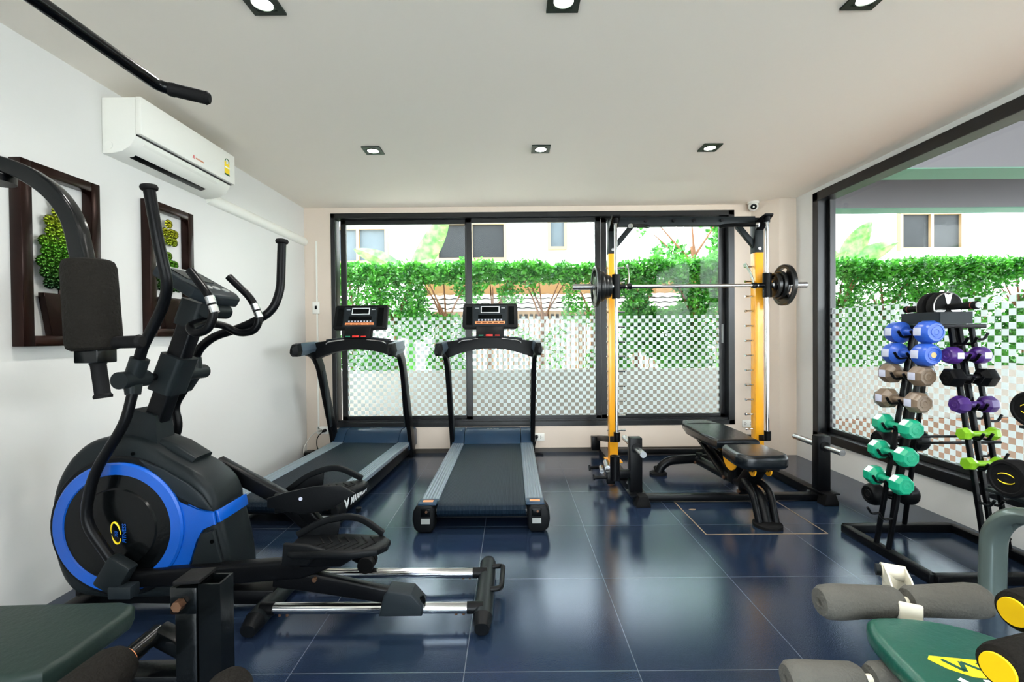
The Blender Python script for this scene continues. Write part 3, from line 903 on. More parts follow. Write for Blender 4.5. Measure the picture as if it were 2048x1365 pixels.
# base: stabilisers, rails
def stabil(x, y0, y1, lean=0.0):
    b = MB()
    pts = rrect(0.075, 0.07, 0.03)
    b.tube([(x, y0 + 0.05, 0.045), (x + lean, y1 - 0.05, 0.045)], 1, sect=pts, up0=(1, 0, 0))
    s = E(b, 'stabilizer_bar', 'gunmetal')
    for (y, d) in ((y0, 1), (y1, -1)):
        xx = x if d > 0 else x + lean
        MB().tube([(xx, y + d*0.055, 0.045), (xx, y, 0.035)], 1, sect=pts, up0=(1, 0, 0), rs=[1.03, 0.75]).build('end_cap', 'blackmatt', s)
stabil(-0.125, 1.725, 2.25); stabil(-1.02, 1.725, 2.25)
for y in (1.82, 2.09):
    rl = E(MB().cyl((-0.97, y, 0.068), (-0.185, y, 0.064), 0.0215, n=24), 'rail', 'chrome')
    MB().cyl((-1.02, y, 0.066), (-0.965, y, 0.066), 0.025).build('rail_socket', 'black', rl)
    MB().cyl((-0.19, y, 0.064), (-0.125, y, 0.064), 0.023).build('rail_socket', 'black', rl)
    for x in (-0.945, -0.915, -0.235, -0.205): MB().cyl((x, y, 0.046), (x, y, 0.036), 0.006, n=8).build('rail_bolt', 'brass', rl)
E(MB().beam((-1.86, 1.96, 0.07), (-1.02, 1.96, 0.055), 0.09, 0.06), 'spine_beam', 'black')
E(MB().beam((-1.80, 1.70, 0.05), (-1.80, 2.20, 0.05), 0.09, 0.07, bev=0.02), 'front_foot', 'black')
E(MB().tube([(-0.10, 1.93, 0.075), (-0.055, 1.93, 0.08), (-0.05, 2.12, 0.08), (-0.10, 2.12, 0.075)], 0.011, fil=0.04), 'lift_handle', 'black')
# flywheel housing
hp = [(-1.883, 0.40), (-1.872, 0.52), (-1.835, 0.62), (-1.775, 0.70), (-1.70, 0.748), (-1.60, 0.76), (-1.50, 0.73), (-1.40, 0.668), (-1.30, 0.612), (-1.235, 0.552), (-1.208, 0.49),
      (-1.202, 0.45), (-1.175, 0.34), (-1.155, 0.22), (-1.165, 0.13), (-1.30, 0.105), (-1.55, 0.10), (-1.75, 0.11), (-1.83, 0.17), (-1.872, 0.29)]
E(MB().puff(smooth_poly(hp), (0, 2.045, 0), (1, 0, 0), (0, 0, 1), 0.215, 0.035), 'housing', 'gunmetal')
hc = V((-1.583, 1.825, 0.402))
E(MB().lathe(hc + V((0, 0.03, 0)), (0, -1, 0), [(0, 0.285), (0.028, 0.285), (0.036, 0.278), (0.036, 0.26)], n=64), 'ring_surround', 'blackmatt')
E(MB().lathe(hc, (0, -1, 0), [(0, 0.262), (0.014, 0.262), (0.02, 0.255), (0.02, 0.216), (0.012, 0.211)], n=64), 'blue_ring', 'blue')
fd = E(MB().lathe(hc, (0, -1, 0), [(0, 0.218), (0.015, 0.218), (0.016, 0.16), (0.022, 0.155), (0.020, 0.0)], n=64), 'flywheel_disc', 'blackgloss')
fd['label'] = 'glossy black disc with a small yellow and blue logo'
# blue band sweeping to the user end, grey lower shell
E(MB().prism([(-1.40, 0.555), (-1.34, 0.50), (-1.27, 0.468), (-1.205, 0.458), (-1.198, 0.408), (-1.25, 0.392), (-1.275, 0.35), (-1.32, 0.19), (-1.40, 0.17), (-1.37, 0.30), (-1.35, 0.42)], (0, 1.829, 0), (1, 0, 0), (0, 0, 1), 0.012, bev=0.003), 'blue_band', 'blue')
E(MB().box((-1.203, 1.937, 0.433), (0.02, 0.20, 0.05), rmat(ry=-0.2), bev=0.004), 'blue_end_band', 'blue')
E(MB().prism([(-1.255, 0.375), (-1.20, 0.39), (-1.168, 0.25), (-1.16, 0.135), (-1.31, 0.135), (-1.285, 0.29)], (0, 1.828, 0), (1, 0, 0), (0, 0, 1), 0.018, bev=0.008), 'lower_shell', 'gunmetal')
E(MB().prism([(-1.50, 0.675), (-1.40, 0.63), (-1.31, 0.575), (-1.25, 0.525), (-1.215, 0.47), (-1.27, 0.48), (-1.34, 0.52), (-1.42, 0.595)], (0, 1.829, 0), (1, 0, 0), (0, 0, 1), 0.014, bev=0.005), 'upper_shell_lip', 'darkgrey')
E(MB().tube([(-1.60, 1.96, 0.755), (-1.43, 1.96, 0.69), (-1.345, 1.96, 0.635)], 1, sect=rrect(0.12, 0.05, 0.02), up0=(0, 1, 0)), 'shell_ridge', 'gunmetal')
for (x, z) in ((-1.445, 0.64), (-1.30, 0.545), (-1.53, 0.695)): E(MB().cyl((x, 1.834, z), (x, 1.824, z), 0.007, n=10), 'shell_screw', 'screen')
E(MB().cyl((-1.205, 1.812, 0.345), (-1.205, 1.806, 0.345), 0.008, n=10), 'shell_screw', 'screen')
# logo on the disc
lg = MB()
ly = hc.y - 0.0225
def arc(cx, cz, a, c, t0, t1, tilt, w0):
    pts, ws = [], []
    for k in range(21):
        th = t0 + (t1 - t0)*k/20
        u, v = a*math.cos(th), c*math.sin(th)
        pts.append((cx + u*math.cos(tilt) - v*math.sin(tilt), ly, cz + u*math.sin(tilt) + v*math.cos(tilt)))
        ws.append(w0*(0.25 + math.sin(PI*k/20)))
    return pts, ws
lx, lz = -1.583, 0.385
for (t0, t1) in ((-0.25, PI*0.98), (PI*0.98 + 0.2, 2*PI - 0.6)):
    p_, w_ = arc(lx, lz, 0.018, 0.043, t0 , t1, 0.18, 0.0028)
    lg.tube(p_, 1, n=6, rs=w_)
lg.build('logo_ring', 'labelyellow', fd)
text('logo_text', 'FITNESS', 0.0215, 'blue', fd, (-1.543, ly, 0.345), (0, 0, 1), (-1, 0, 0), shear=0.2)
text('logo_text', '360', 0.016, 'blue', fd, (-1.577, ly, 0.368), (0, 0, 1), (-1, 0, 0), shear=0.2)
# mast, neck, console
E(MB().loft([[(-1.66, 1.885, 0.72), (-1.475, 1.885, 0.66), (-1.475, 1.99, 0.66), (-1.66, 1.99, 0.72)], [(-1.585, 1.895, 0.865), (-1.49, 1.895, 0.835), (-1.49, 1.985, 0.835), (-1.585, 1.985, 0.865)]]), 'neck', 'gunmetal', smooth=20)
E(MB().tube([(-1.535, 1.945, 0.78), (-1.36, 1.945, 1.25)], 1, sect=rrect(0.07, 0.075, 0.012), up0=(0, 1, 0)), 'mast', 'black')
E(MB().tube([(-1.478, 1.945, 0.935), (-1.418, 1.945, 1.085)], 1, sect=rrect(0.12, 0.10, 0.02), up0=(0, 1, 0)), 'pivot_bracket', 'gunmetal')
E(MB().tube([(-1.372, 1.945, 1.21), (-1.335, 1.945, 1.315)], 1, sect=rrect(0.10, 0.10, 0.02), up0=(0, 1, 0)), 'console_stem', 'gunmetal')
ca, cb2 = V((-1.43, 1.965, 1.435)), V((-1.245, 1.965, 1.325))
dx = (cb2 - ca).normalized(); dn = V((-dx.z, 0, dx.x))
if dn.z < 0: dn = -dn
con = E(MB().prism([(-0.125, -0.01), (0.125, -0.01), (0.14, 0.18), (0.10, 0.225), (-0.10, 0.225), (-0.14, 0.18)], ca - dn*0.03, V((0, -1, 0)), dx, 0.05, bev=0.012), 'console', 'darkgrey')
MB().prism(rrect(0.17, 0.085, 0.01, cy=0.055), ca + dn*0.020, V((0, -1, 0)), dx, 0.003).build('display', 'screen', con)
MB().prism(rrect(0.20, 0.012, 0.005, cy=-0.0), ca + dn*0.020, V((0, -1, 0)), dx, 0.003).build('display_rim', 'pvcgrey', con)
for k in range(4):
    MB().prism(rrect(0.034, 0.028, 0.011, cx=-0.075 + k*0.05, cy=0.15 + (0.012 if k in (0, 3) else 0)), ca + dn*0.020, V((0, -1, 0)), dx, 0.004).build('console_key', 'pvcgrey', con)
E(MB().cyl((-1.275, 1.90, 1.275), (-1.275, 2.03, 1.275), 0.032), 'console_hinge', 'gunmetal')
# fixed handlebars
nf = [(-1.32, 1.95, 1.235), (-1.30, 1.83, 1.205), (-1.262, 1.81, 1.174), (-1.205, 1.81, 1.192), (-1.180, 1.81, 1.262), (-1.205, 1.81, 1.335), (-1.29, 1.83, 1.43)]
ff = [(-1.33, 1.98, 1.225), (-1.31, 2.08, 1.215), (-1.255, 2.09, 1.177), (-1.18, 2.09, 1.188), (-1.155, 2.09, 1.245), (-1.19, 2.09, 1.335), (-1.29, 2.08, 1.438)]
for pts in (nf, ff):
    h = E(MB().tube(pts, 0.0165, fil=0.05), 'fixed_handlebar', 'black')
    d = (V(pts[5]) - V(pts[4])).normalized()
    c = V(pts[4])*0.6 + V(pts[5])*0.4
    b = MB()
    b.cyl(c - d*0.034, c - d*0.004, 0.0178); b.cyl(c + d*0.004, c + d*0.034, 0.0178)
    b.build('pulse_sensor', 'steel', h)
# swinging handles with pivots
nh = [(-1.463, 1.78, 1.06), (-1.44, 1.77, 1.12), (-1.355, 1.765, 1.27), (-1.31, 1.74, 1.36), (-1.325, 1.71, 1.53), (-1.345, 1.70, 1.715)]
fh = [(-1.49, 2.13, 1.05), (-1.465, 2.13, 1.11), (-1.40, 2.13, 1.165), (-1.25, 2.13, 1.21), (-1.125, 2.14, 1.28), (-1.095, 2.16, 1.38), (-1.09, 2.17, 1.61)]
nl = [(-1.478, 1.77, 0.95), (-1.50, 1.76, 0.835), (-1.625, 1.755, 0.635), (-1.665, 1.755, 0.455), (-1.545, 1.755, 0.28)]
fl = [(-1.53, 2.13, 0.93), (-1.59, 2.13, 0.838), (-1.563, 2.13, 0.75), (-1.64, 2.13, 0.56)]
for pts, low, y in ((nh, nl, 1.78), (fh, fl, 2.13)):
    h = E(MB().tube(pts, 0.0195, fil=0.10, n=18), 'swing_handle', 'black')
    e = V(pts[-1]); d = (e - V(pts[-2])).normalized()
    MB().lathe(e - d*0.006, d, [(0, 0.021), (0.004, 0.027), (0.012, 0.029), (0.02, 0.026), (0.024, 0.012)]).build('grip_cap', 'rubber', h)
    E(MB().tube(low, 0.0185, fil=0.07, n=18), 'lower_link', 'black')
    pv = V((-1.485, y, 1.0))
    j = E(MB().cyl(pv - V((0, 0.065, 0)), pv + V((0, 0.06, 0)), 0.033, n=24), 'pivot_sleeve', 'gunmetal')
    s0 = V(pts[0])
    MB().tube([pv, s0 + (s0 - pv)*0.35], 1, sect=rrect(0.062, 0.06, 0.025), up0=(0, 1, 0)).build('upper_clamp', 'gunmetal', j)
    MB().tube([pv, V(low[0]) + V((0, 0, -0.01))], 1, sect=rrect(0.07, 0.05, 0.02), up0=(0, 1, 0), rs=[1.0, 0.75]).build('lower_clamp', 'gunmetal', j)
E(MB().cyl((-1.485, 1.80, 1.0), (-1.485, 2.11, 1.0), 0.016), 'pivot_axle', 'black')
# cranks and pedal arms
E(MB().box((-1.545, 1.755, 0.245), (0.10, 0.05, 0.13), rmat(ry=0.55), bev=0.012), 'crank_clamp', 'gunmetal')
E(MB().box((-1.51, 1.75, 0.185), (0.09, 0.05, 0.05), bev=0.008), 'crank_bearing', 'darkgrey')
na = [(-1.52, 1.80, 0.205), (-1.13, 1.80, 0.225), (-0.84, 1.80, 0.245), (-0.74, 1.80, 0.27), (-0.65, 1.81, 0.305)]
E(MB().tube(na, 1, sect=rrect(0.05, 0.07, 0.012), up0=(0, 1, 0), rs=[0.9, 1.1, 1.1, 0.8, 0.35]), 'pedal_arm', 'black')
E(MB().tube([(-0.95, 1.80, 0.20), (-0.78, 1.80, 0.185), (-0.50, 1.815, 0.12)], 1, sect=rrect(0.045, 0.075, 0.012), up0=(0, 1, 0), rs=[0.8, 1, 0.8]), 'roller_arm', 'black')
hs = E(MB().prism([(-0.535, 0.055), (-0.515, 0.135), (-0.50, 0.155), (-0.405, 0.145), (-0.36, 0.095), (-0.365, 0.055)], (0, 1.86, 0), (1, 0, 0), (0, 0, 1), 0.085, bev=0.008), 'roller_housing', 'darkgrey')
MB().cyl((-0.372, 1.81, 0.098), (-0.362, 1.81, 0.102), 0.018).build('roller_port', 'screen', hs)
fa = [(-1.36, 2.09, 0.58), (-1.07, 2.09, 0.42), (-0.93, 2.09, 0.29)]
E(MB().tube(fa, 1, sect=rrect(0.05, 0.07, 0.012), up0=(0, 1, 0)), 'pedal_arm', 'black')
E(MB().tube([(-0.96, 2.08, 0.37), (-0.83, 2.085, 0.22), (-0.68, 2.09, 0.13)], 1, sect=rrect(0.045, 0.06, 0.012), up0=(0, 1, 0)), 'roller_arm', 'black')
b = MB(); b.cyl((-0.675, 2.05, 0.118), (-0.675, 2.085, 0.118), 0.036, n=24); b.cyl((-0.675, 2.095, 0.118), (-0.675, 2.125, 0.118), 0.036, n=24)
E(b, 'roller', 'rubber')
E(MB().cyl((-0.78, 1.775, 0.21), (-0.78, 1.763, 0.21), 0.009, n=12), 'arm_bolt', 'brass')
def pedal(c, tilt, lab):
    """foot plate: a rounded tray whose raised rim arches over the toe end"""
    R = rmat(ry=tilt); c = V(c)
    ux, uy, uz = R @ V((1, 0, 0)), V((0, 1, 0)), R @ V((0, 0, 1))
    P = [(-0.19, -0.055), (-0.15, -0.08), (0.08, -0.08), (0.17, -0.055), (0.20, -0.015), (0.20, 0.03), (0.16, 0.075), (0.0, 0.085), (-0.16, 0.08), (-0.19, 0.05)]
    p = E(MB().prism(P, c, ux, uy, 0.03, bev=0.01), 'foot_pedal', 'blackmatt')
    b = MB()
    for k in range(7):
        x = -0.10 + k*0.035
        b.beam(c + ux*x + uy*-0.055 + uz*0.031, c + ux*(x + 0.04) + uy*0.0 + uz*0.031, 0.006, 0.004, bev=0.001)
        b.beam(c + ux*(x + 0.04) + uy*0.0 + uz*0.031, c + ux*x + uy*0.055 + uz*0.031, 0.006, 0.004, bev=0.001)
    b.build('grip_ribs', 'rubber', p)
    # toe cup at the front (left) end
    MB().prism([(-0.20, -0.03), (-0.10, -0.03), (-0.03, 0.03), (-0.10, 0.05), (-0.19, 0.055)], c + uy*-0.065, ux, uz, -0.022, bev=0.006).build('toe_guard', 'blackmatt', p)
    # side rim arching from toe to heel
    rim = [c + uy*0.078 + ux*-0.20 + uz*0.03, c + uy*0.082 + ux*-0.10 + uz*0.085, c + uy*0.082 + ux*0.0 + uz*0.105, c + uy*0.078 + ux*0.07 + uz*0.095, c + uy*0.07 + ux*0.16 + uz*0.035]
    MB().tube(rim, 1, sect=rrect(0.016, 0.028, 0.006), fil=0.06, up0=(0, 1, 0)).build('side_rim', 'blackmatt', p)
    MB().prism([(-0.20, 0.0), (-0.04, 0.0), (-0.02, 0.085), (-0.10, 0.075), (-0.19, 0.03)], c + uy*0.088, ux, uz, 0.012, bev=0.003).build('rim_web', 'blackmatt', p)
    MB().prism([(-0.19, 0), (0.10, 0), (0.02, -0.05), (-0.14, -0.05)], c + uy*0.04, ux, uz, 0.08, bev=0.008).build('pedal_mount', 'black', p)
pedal((-0.70, 1.81, 0.305), 0.0, '')
pedal((-0.87, 2.08, 0.43), -0.14, '')
# near-side web of the far pedal with the little round badge
E(MB().prism([(-1.085, 0.41), (-0.93, 0.375), (-0.80, 0.40), (-0.70, 0.47), (-0.76, 0.505), (-0.88, 0.50), (-1.0, 0.475), (-1.085, 0.45)], (0, 2.005, 0), (1, 0, 0), (0, 0, 1), 0.012, bev=0.004), 'pedal_side_cover', 'blackmatt')
bd = E(MB().cyl((-0.935, 1.994, 0.448), (-0.935, 1.990, 0.448), 0.008, n=16), 'badge', 'labelgrey')
bd['label'] = 'tiny round pale blue badge'

# ------------------------------------------------------------------ rack with guided bar (smith type)
rk = thing('smith_rack', 'tall exercise rack with amber uprights, black top beam and base', 'weight rack', (1.495, 3.7, 0))
def K(mb, name, mat, parent=rk, **kw): return mb.build(name, mat, parent, **kw)
UX = (0.868, 2.123)
for i, x in enumerate(UX):
    s = 1 if i == 0 else -1            # towards the inside
    u = K(MB().box((x, 3.94, 0.955), (0.072, 0.08, 1.81), bev=0.004), 'upright', 'yellow')
    K(MB().box((x, 3.94, 2.0), (0.074, 0.082, 0.30), bev=0.004), 'upright_head', 'gunmetal')
    K(MB().cyl((x, 3.785, 0.30), (x, 3.785, 2.12), 0.0135, n=20), 'guide_rod', 'chrome')
    K(MB().cyl((x, 3.785, 2.08), (x, 3.785, 2.145), 0.024), 'rod_clamp', 'black')
    K(MB().prism([(0, 0), (-0.17, 0.10), (-0.17, 0.115), (0, 0.09)], (x - 0.035, 3.92, 2.03), (0, 1, 0), (0, 0, 1), 0.07, bev=0.003), 'rod_bracket', 'black')
    K(MB().cyl((x, 3.785, 0.27), (x, 3.785, 0.345), 0.027), 'rod_foot', 'black')
    K(MB().beam((x, 3.785, 0.285), (x - s*0.05, 4.30, 0.18), 0.045, 0.05), 'rod_foot_arm', 'black')
    for q in range(12):
        z = 1.735 - q*0.1275
        pg = MB().cyl((x - s*0.05, 3.935, z), (x + s*0.105, 3.935, z), 0.008, n=10)
        pg.cyl((x + s*0.097, 3.935, z), (x + s*0.107, 3.935, z), 0.011, n=10)
        K(pg, 'catch_peg', 'chrome')
    K(MB().beam((x + s*0.02, 3.94, 1.91), (x + s*0.17, 3.94, 2.09), 0.04, 0.045), 'gusset_brace', 'gunmetal')
    for z in (1.885, 2.125): K(MB().cyl((x, 3.90, z), (x, 3.893, z), 0.013, n=12), 'head_bolt', 'steel')
    fx0 = x + (0.0 if i == 0 else 0.035)
    K(MB().beam((x, 3.06, 0.035), (x, 4.40, 0.035), 0.07, 0.06), 'base_beam', 'black')
    K(MB().prism([(-0.05, 0), (0.05, 0), (0.05, 0.02), (0.03, 0.075), (-0.03, 0.075), (-0.045, 0.02)], (x, 3.10, 0), (1, 0, 0), (0, 0, 1), 0.08, bev=0.006), 'foot_cap', 'rubber')
    K(MB().box((x, 3.94, 0.07), (0.13, 0.16, 0.012)), 'upright_plate', 'yellow')
    for (yy, zz) in ((3.15, 0.04), (3.20, 0.04)): K(MB().cyl((x - 0.035, yy, zz), (x - 0.046, yy, zz), 0.012, n=12), 'base_bolt', 'steel')
    K(MB().box((x - s*0.02, 3.155, 0.25), (0.085, 0.07, 0.39), bev=0.004), 'storage_post', 'black')
    pin = K(MB().cyl((x - s*0.02, 2.95, 0.375), (x - s*0.02, 3.45, 0.375), 0.021, n=20), 'storage_pin', 'steel')
    MB().cyl((x - s*0.02, 3.11, 0.375), (x - s*0.02, 3.122, 0.375), 0.034).build('pin_collar', 'black', pin)
    K(MB().box((x - s*0.02, 3.12, 0.068), (0.12, 0.13, 0.008)), 'post_plate', 'black')
K(MB().box(((UX[0]+UX[1])/2, 3.935, 2.125), (UX[1]-UX[0] - 0.06, 0.06, 0.075), bev=0.004), 'top_beam', 'gunmetal')
for x in (1.15, 1.39, 1.56, 1.80): K(MB().cyl((x, 3.905, 2.13), (x, 3.888, 2.13), 0.014, n=12), 'beam_peg', 'black')
for s, x in ((1, 1.18), (-1, 1.80)):
    g = K(MB().tube([(x, 3.93, 2.085), (x - s*0.05 , 3.85, 2.075), (x - s*0.20, 3.72, 2.045)], 0.016, fil=0.04), 'chin_up_handle', 'black')
    MB().cyl((x - s*0.20, 3.72, 2.045), (x - s*0.215, 3.706, 2.041), 0.018).build('handle_end', 'steel', g)
K(MB().tube([(1.42, 3.93, 2.085), (1.44, 3.93, 2.055), (1.475, 3.93, 2.05), (1.485, 3.93, 2.085)], 0.004, n=8, fil=0.02), 'cable_loop', 'wire')
K(MB().beam((0.90, 3.14, 0.03), (2.09, 3.14, 0.03), 0.06, 0.04), 'front_cross_beam', 'black')
K(MB().beam((0.90, 4.36, 0.035), (2.09, 4.36, 0.035), 0.06, 0.05), 'rear_cross_beam', 'black')
K(MB().box((0.80, 4.40, 0.11), (0.08, 0.07, 0.13), bev=0.004), 'corner_bracket', 'black')
K(MB().lathe((0.70, 3.12, 0.16), (0, 0, 1), [(0, 0.033), (0.165, 0.033), (0.165, 0.026), (0.12, 0.026)]), 'bar_holder', 'black')
K(MB().beam((0.70, 3.14, 0.195), (0.85, 3.15, 0.195), 0.05, 0.05), 'holder_arm', 'black')
# landmine style swivel with two peg arms lying left of the base
b = MB(); b.box((0.72, 3.36, 0.10), (0.06, 0.06, 0.085), bev=0.004); b.beam((0.74, 3.37, 0.10), (0.87, 3.45, 0.07), 0.04, 0.04)
b.cyl((0.60, 3.36, 0.10), (0.70, 3.36, 0.10), 0.012); b.cyl((0.595, 3.36, 0.10), (0.603, 3.36, 0.10), 0.022)
b.cyl((0.62, 3.66, 0.085), (0.80, 3.70, 0.085), 0.013); b.cyl((0.612, 3.66, 0.085), (0.622, 3.66, 0.085), 0.024)
b.beam((0.76, 3.69, 0.085), (0.87, 3.72, 0.07), 0.03, 0.03)
K(b, 'swivel_arms', 'black')
b = MB(); b.cyl((0.715, 3.40, 0.15), (0.735, 3.58, 0.15), 0.026); b.cyl((0.675, 3.45, 0.12), (0.69, 3.56, 0.12), 0.016); b.box((0.72, 3.50, 0.115), (0.03, 0.05, 0.04))
K(b, 'swivel_sleeve', 'steel')

# the bar and its plates
BY, BZ = 3.785, 1.558
bb = thing('barbell', 'steel barbell with ringed grip held across the rack', 'barbell', (1.48, BY, BZ - 0.03))
MB().cyl((0.93, BY, BZ), (2.06, BY, BZ), 0.0145, n=20).build('shaft', 'chrome', bb)
b = MB()
for (x0, x1) in ((1.10, 1.25), (1.36, 1.50), (1.56, 1.84)): b.cyl((x0, BY, BZ), (x1, BY, BZ), 0.0155, n=20)
b.build('knurled_grip', 'steel', bb)
for s, xe, xi in ((-1, 0.508, 0.845), (1, 2.45, 2.146)):
    MB().cyl((xi, BY, BZ), (xe, BY, BZ), 0.0245, n=24).build('sleeve', 'steel', bb)
    xg = UX[0] if s < 0 else UX[1]
    MB().cyl((xg - 0.075*1, BY, BZ), (xg + 0.075, BY, BZ), 0.02).build('collar', 'black', bb)
    MB().lathe((xg, BY, BZ - 0.10), (0, 0, 1), [(0, 0.028), (0, 0.034), (0.20, 0.034), (0.20, 0.028)]).build('slide_carriage', 'blackmatt', bb)
    MB().tube([(xg - s*0.10, BY, BZ - 0.03), (xg - s*0.115, BY + 0.03, BZ + 0.09), (xg - s*0.125, BY + 0.10, BZ + 0.19), (xg - s*0.122, BY + 0.14, BZ + 0.185)], 1, sect=rrect(0.006, 0.03, 0.002), up0=(1, 0, 0)).build('catch_hook', 'steel', bb)
    MB().cyl((xg - s*0.09, BY, BZ), (xg - s*0.125, BY, BZ), 0.024).build('hook_hub', 'black', bb)
def plate(x, r, th, holes, label):
    t = thing('weight_plate', label, 'weight plate', (x, BY, BZ - r), 0, 'black rubber plates on the barbell')
    b = MB()
    N = 48
    h = th/2
    def R3(rr, xx): return [(x + xx, BY + rr*math.cos(2*PI*k/N), BZ + rr*math.sin(2*PI*k/N)) for k in range(N)]
    ri = 0.026
    if holes:
        inner, outer = r*0.50, r*0.82
        # rim and hub rings, three spokes between them
        b._grid([[V(p) for p in R3(*q)] for q in ((outer, -h*0.8), (outer, h*0.8), (r*0.93, h), (r, h*0.7), (r, -h*0.7), (r*0.93, -h))], loop=True)
        b._grid([[V(p) for p in R3(*q)] for q in ((ri, -h), (ri, h), (r*0.28, h), (inner, h*0.55), (inner, -h*0.55), (r*0.28, -h))], loop=True)
        for k in range(3):
            a0 = PI/6 + k*2*PI/3
            ring = []
            for j in range(9):
                a = a0 - 0.62 + 1.24*j/8
                ring.append((a, inner*0.98, outer*1.02))
            poly = [(rr*math.cos(a), rr*math.sin(a)) for a, rr, _ in ring] + [(ro*math.cos(a), ro*math.sin(a)) for a, _, ro in reversed(ring)]
            b.prism(poly, (x - h*0.5, BY, BZ), (0, 1, 0), (0, 0, 1), h)
    else:
        b._grid([[V(p) for p in R3(*q)] for q in ((ri, -h), (ri, h), (r*0.35, h), (r*0.45, h*0.6), (r*0.8, h*0.6), (r*0.88, h), (r*0.97, h), (r, h*0.6), (r, -h*0.6), (r*0.97, -h), (r*0.88, -h), (r*0.8, -h*0.6), (r*0.45, -h*0.6), (r*0.35, -h))], loop=True)
    b.build('disc', 'rubberplate', t)
    hb = MB()
    hb._grid([[V(p) for p in R3(*q)] for q in ((0.0246, -h*1.08), (0.0246, h*1.08), (0.036, h*1.08), (0.036, -h*1.08))], loop=True)
    hb.build('steel_hub', 'steel', t)
    return t
MAT['rubberplate'] = M('black_rubber_plate', '#0d0f10', 0.3, bump=0.04, bscale=90)
plate(0.700, 0.170, 0.036, True, 'largest black plate with grip openings on the left end of the barbell')
plate(0.742, 0.128, 0.034, False, 'medium black plate second from the outside on the left barbell end')
plate(0.776, 0.105, 0.030, False, 'smaller black plate third from the outside on the left barbell end')
plate(0.806, 0.094, 0.026, False, 'smallest black plate nearest the amber upright on the left barbell end')
plate(2.262, 0.170, 0.036, True, 'largest black plate with grip openings on the right end of the barbell')
plate(2.222, 0.118, 0.034, False, 'medium black plate inside the largest one on the right barbell end')
plate(2.184, 0.100, 0.036, True, 'smallest black plate nearest the amber upright on the right barbell end')

# ------------------------------------------------------------------ adjustable bench
bn = thing('weight_bench', 'black padded adjustable bench lying flat in front of the rack', 'bench', (1.54, 3.25, 0))
def B(mb, name, mat, parent=bn, **kw): return mb.build(name, mat, parent, **kw)
bk = [(-0.148, 0.0), (-0.155, 0.25), (-0.15, 0.55), (-0.125, 0.70), (-0.10, 0.765), (-0.06, 0.785), (0.06, 0.785), (0.10, 0.765), (0.125, 0.70), (0.15, 0.55), (0.155, 0.25), (0.148, 0.0)]
B(MB().prism(bk, (1.555, 3.13, 0.352), (1, 0, 0), (0, 1, 0), 0.072, bev=0.022, seg=4), 'backrest_pad', 'leather')
B(MB().tube([(1.425, 3.72, 0.4245), (1.5, 3.735, 0.4255), (1.61, 3.735, 0.4255), (1.685, 3.72, 0.4245)], 0.0016, n=6), 'backrest_seam', 'blackmatt')
st = [(-0.06, -0.012), (0.06, -0.012), (0.125, 0.005), (0.155, 0.05), (0.16, 0.10), (0.148, 0.25), (0.135, 0.305), (0.105, 0.322), (0.0, 0.324), (-0.105, 0.322), (-0.135, 0.305), (-0.148, 0.25), (-0.16, 0.10), (-0.155, 0.05), (-0.125, 0.005)]
B(MB().puff(smooth_poly(st, 3), (1.545, 2.755, 0.325), (1, 0, 0), (0, 1, 0), 0.088, 0.028), 'seat_pad', 'leather')
B(MB().box((1.555, 3.50, 0.338), (0.20, 0.62, 0.02)), 'backrest_board', 'black'); B(MB().box((1.545, 2.92, 0.315), (0.20, 0.24, 0.02)), 'seat_board', 'black')
B(MB().tube([(1.525, 3.74, 0.12), (1.525, 3.20, 0.15), (1.525, 2.93, 0.17), (1.525, 2.80, 0.15), (1.525, 2.735, 0.015)], 0.036, fil=0.14, n=18), 'spine_tube', 'black')
for s in (-1, 1):
    B(MB().tube([(1.525 + s*0.02, 2.96, 0.205), (1.525 + s*0.05, 2.86, 0.215), (1.525 + s*0.055, 2.78, 0.17), (1.525 + s*0.05, 2.72, 0.02)], 0.021, fil=0.06), 'front_hoop', 'black')
B(MB().lathe((1.525, 2.72, 0), (0, 0, 1), [(0, 0.082), (0.018, 0.082), (0.026, 0.07), (0.028, 0.0)]), 'front_foot', 'rubber')
B(MB().tube([(1.20, 3.75, 0.012), (1.225, 3.75, 0.07), (1.29, 3.75, 0.115), (1.525, 3.76, 0.125), (1.76, 3.75, 0.115), (1.825, 3.75, 0.07), (1.85, 3.75, 0.012)], 0.036, fil=0.05, n=18), 'rear_stabilizer', 'black')
for x in (1.20, 1.85):
    f = B(MB().lathe((x, 3.75, 0), (0, 0, 1), [(0, 0.07), (0.016, 0.07), (0.024, 0.055), (0.024, 0)]), 'rear_foot', 'rubber')
    MB().cyl((x - 0.01, 3.75, 0.02), (x - 0.01, 3.79, 0.05), 0.018, n=12).build('foot_knob', 'blackmatt', f)
B(MB().tube([(1.485, 3.68, 0.345), (1.50, 3.20, 0.14)], 0.02), 'adjustment_strut', 'black')
B(MB().beam((1.545, 3.60, 0.325), (1.535, 3.15, 0.17), 0.06, 0.06), 'backrest_ladder', 'black')
B(MB().tube([(1.53, 3.12, 0.14), (1.535, 3.09, 0.335)], 1, sect=rrect(0.085, 0.10, 0.02), up0=(1, 0, 0)), 'hinge_post', 'black')
B(MB().tube([(1.53, 2.98, 0.17), (1.545, 2.86, 0.325)], 1, sect=rrect(0.10, 0.085, 0.02), up0=(1, 0, 0)), 'seat_post', 'black')
B(MB().beam((1.525, 2.985, 0.10), (1.525, 2.985, 0.20), 0.085, 0.02), 'spine_bracket', 'black')
qa = [(0.10*math.cos(a), 0.10*math.sin(a)) for a in [PI + k*PI/14 for k in range(15)]] + [(0.048*math.cos(a), 0.048*math.sin(a)) for a in [2*PI - k*PI/14 for k in range(15)]]
